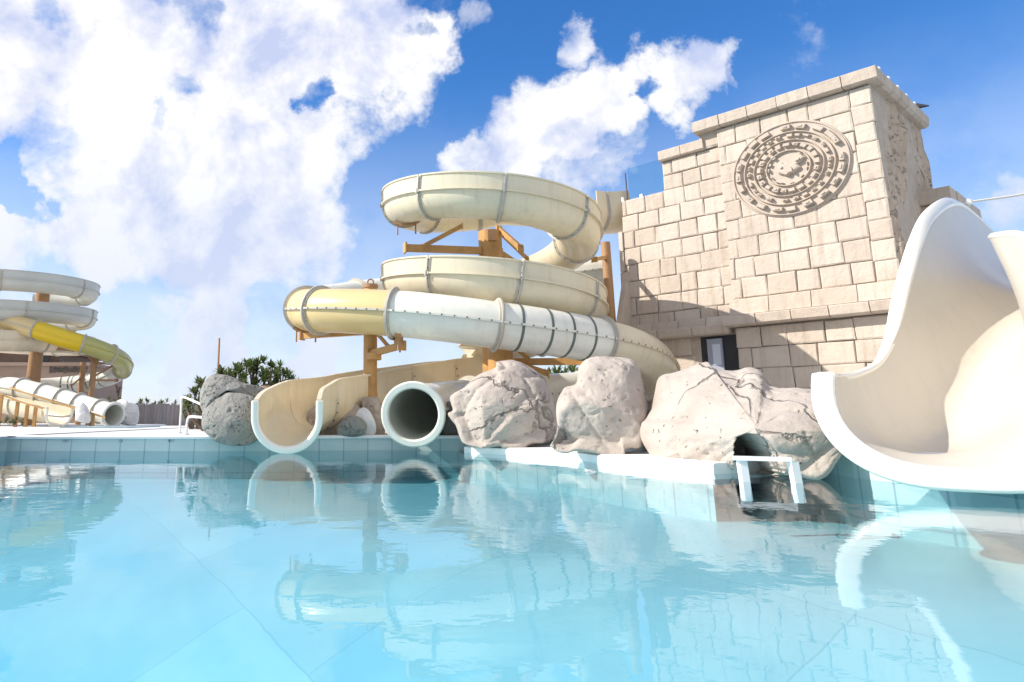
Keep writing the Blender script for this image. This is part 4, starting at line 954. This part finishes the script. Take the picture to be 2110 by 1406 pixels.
tpL = [W(-220, 640, 31), W(-120, 640, 30.5), W(-20, 655, 30), W(75, 680, 29.8), W(135, 699, 29.9), W(190, 715, 30.3), W(232, 732, 31), W(254, 748, 32.2), W(250, 764, 33.5), W(225, 778, 34.5), W(180, 788, 35.2), W(110, 795, 35.2), W(30, 800, 33.5), W(-20, 806, 31.5), W(-5, 800, 29.5), W(25, 798, 28.5), W(70, 808, 27.8), W(120, 822, 27.3), W(175, 838, 26.8), W(215, 850, 26.3), W(233, 855, 26.0)]
PTL = cat(tpL, 8); STL = lens(PTL)
jl = [near(PTL, STL, W(*q)) for q in [(-20, 655, 30), (75, 680, 29.8), (170, 709, 30.1), (228, 731, 30.9), (252, 765, 33.4), (180, 788, 35.2), (30, 800, 33.5), (-5, 800, 29.5), (50, 803, 28.2), (85, 812, 27.6), (125, 824, 27.2), (165, 835, 26.9), (205, 847, 26.45)]]
tubeslide(tl, PTL, .385, [M_yel, M_yel, M_yel2, M_olive, M_olive, M_greyfl, M_white, M_white, M_white], jl, bolts=False, step=.25)
for q in ((215, 780, 34.7), (200, 784, 34.9), (185, 787, 35.1), (140, 792, 35.2), (150, 791, 35.2), (130, 793, 35.2)):
    mb = MB(); strip_ring(mb, PTL, STL, near(PTL, STL, W(*q)), arc(.385, 0, 360, 36)[:-1], .07, .008, closed=True); mb.build('dark_band', M_band, tl)
mouth_rim(tl, PTL[-1], PTL[-1]-PTL[-4], .36, 0, .10, .08, M_white, closed=True)
XC = W(78, 700, 31.5).x; cL = colm('support_column', XC, 31.5, .2, W(78, 615, YL).z, .29, 'thick brown column in the middle of the far left spiral', M_steel2)
strut(cL, V((XC, 31.5, W(78, 632, 31.5).z)), W(-10, 622, 32.6), .14, .16, mt=M_steel2); strut(cL, V((XC, 31.5, W(78, 642, 31.5).z)), W(112, 632, 32.5), .12, .12, mt=M_steel2)
strut(cL, V((XC, 31.5, W(78, 716, 31.5).z)), W(165, 722, 31), .12, .14, mt=M_steel2); strut(cL, W(110, 700, 31.5), W(150, 722, 31), .07, .08, 'brace', M_steel2)
c = colm('support_column', W(191, 780, 31.5).x, 31.5, .2, W(191, 721, 31.5).z, .13, 'brown post nearest the far tube bend, taller of the pair', M_steel2)
strut(c, W(165, 718, 30.6), W(193, 745, 31.4), .07, .08, 'brace', M_steel2); strut(c, W(193, 748, 31.5), W(245, 751, 32), .09, .10, mt=M_steel2); strut(c, W(193, 784, 31.5), W(240, 784, 33), .10, .10, mt=M_steel2)
strut(c, W(195, 775, 31.5), W(235, 752, 32.3), .07, .08, 'brace', M_steel2)
strut(c, W(160, 718, 30.4), W(193, 724, 31.4), .09, .10, mt=M_steel2)
c = colm('support_column', W(168, 790, 33).x, 33, .2, W(168, 747, 33).z, .13, 'shorter brown post just left of the far bend post', M_steel2)
strut(c, W(148, 795, 32.8), W(170, 775, 32.9), .06, .07, 'brace', M_steel2)
mb = MB(); b_ = W(184, 860, 27.5); mb.tube([(b_.x, 27.8, .25), (b_.x, 27.8, W(184, 832, 27.8).z)], .10, 14); tag(mb.build('support_stub', M_steel2), 'short tan stub post under the far white tube', 'post')
# chute guard rail
gr = empty('guard_rail', W(20, 850, 25), 'brown guard rail with posts beside the far cream chute', 'railing')
pts = [W(-60, 794, 26), W(0, 812, 25.6), W(35, 826, 25.3), W(88, 842, 25)]
mb = MB()
for a, b in zip(pts, pts[1:]): mb.beam(a, b, .05, .05)
mb.build('rail', M_steel, gr)
for px, py in ((4, 814), (37, 828), (57, 834), (74, 838)):
    p = W(px, py, 25.4); mb = MB(); mb.beam(p, (p.x, p.y, .24), .10, .10, up=V((0, 1, 0))); mb.build('post', M_steel, gr)
gr2 = empty('guard_rail', W(140, 850, 25), 'thin brown rail running along the side of the far tube slide', 'railing'); mb = MB()
pts = [W(20, 798, 26.6), W(75, 818, 26.1), W(150, 840, 25.6), W(217, 861, 25.2)]
for a, b in zip(pts, pts[1:]): mb.beam(a, b, .04, .05)
mb.build('rail', M_steel, gr2)
for px, py in ((193, 853),): p = W(px, py, 25.4); mb = MB(); mb.beam(p, (p.x, p.y, .24), .08, .08, up=V((0, 1, 0))); mb.build('post', M_steel, gr2)
rock([(155, 868), (185, 872), (184, 850), (175, 832), (164, 829), (156, 840)], 25.2, .3, M_rockw, 103, 'upright blue white rock between the two far slide mouths', N1=60, N2=30, amp=.03, crease=0)
rock([(232, 874), (280, 876), (286, 850), (280, 832), (262, 826), (246, 824), (236, 838)], 27, .5, M_rockw, 107, 'pale angular rock right of the far tube mouth', N1=80, N2=40, amp=.08)
# splash basin slab before the mouths
mb = MB(); a, b = hz_(128, 22.5), hz_(330, 25.5); mb.box(((a.x+b.x)/2, 24, .26), ((b.x-a.x)/2, 0, 0), (0, 1.6, 0), (0, 0, .02)); tag(mb.build('splash_basin', M_tile, smooth=False), kind='structure')
# far building
fb = empty('far_building', W(40, 800, 44), 'brown themed building behind the far spiral, dark windows under flat roof', 'building')
mb = MB(); a = W(-260, 860, 44); b = W(112, 860, 44); zt_ = W(60, 727, 44).z
mb.box(((a.x+b.x)/2, 47, zt_/2+.1), ((b.x-a.x)/2, 0, 0), (0, 3, 0), (0, 0, zt_/2-.1)); mb.build('wall', M_build, fb, smooth=False)
mb = MB(); mb.box(((a.x+b.x)/2+.2, 46.8, zt_+.15), ((b.x-a.x)/2+.35, 0, 0), (0, 3.6, 0), (0, 0, .18)); mb.build('roof', M_build, fb, smooth=False)
mb = MB(); c_ = W(180, 860, 44); z2 = W(150, 755, 44).z; mb.box(((a.x+c_.x)/2, 46.4, z2/2+.1), ((c_.x-a.x)/2, 0, 0), (0, 3, 0), (0, 0, z2/2-.1)); mb.box(((a.x+c_.x)/2, 46.3, z2+.08), ((c_.x-a.x)/2+.15, 0, 0), (0, 3.1, 0), (0, 0, .1)); mb.build('lower_block', M_build, fb, smooth=False)
for x0, x1, y0, y1 in ((-30, 66, 684, 702), (88, 100, 729, 746), (58, 66, 735, 748), (145, 170, 800, 822)):
    p, q = W(x0, y0, 43.3), W(x1, y1, 43.3); mb = MB(); mb.box(((p.x+q.x)/2, 43.36, (p.z+q.z)/2), ((q.x-p.x)/2, 0, 0), (0, .05, 0), (0, 0, abs(p.z-q.z)/2)); mb.build('window', M_dark, fb, smooth=False)
mb = MB(); p, q = W(-200, 672, 44), W(70, 684, 44); mb.box(((p.x+q.x)/2, 47, (W(0, 640, 44).z+zt_)/2), ((q.x-p.x)/2, 0, 0), (0, 3, 0), (0, 0, (W(0, 640, 44).z-zt_)/2-.1)); mb.build('upper_storey', M_build, fb, smooth=False)
mb = MB(); rr = random.Random(2)
for i in range(26):
    px = 100+i*3; p = W(px, 762, 43.2); mb.box((p.x, 43.38, p.z), (.03, 0, 0), (0, .03, 0), (0, 0, rr.uniform(.08, .2)))
    if i % 2: mb.box((p.x+.05, 43.38, p.z+rr.uniform(-.15, .15)), (.05, 0, 0), (0, .03, 0), (0, 0, .03))
mb.build('frieze', M_rockd, fb, smooth=False)
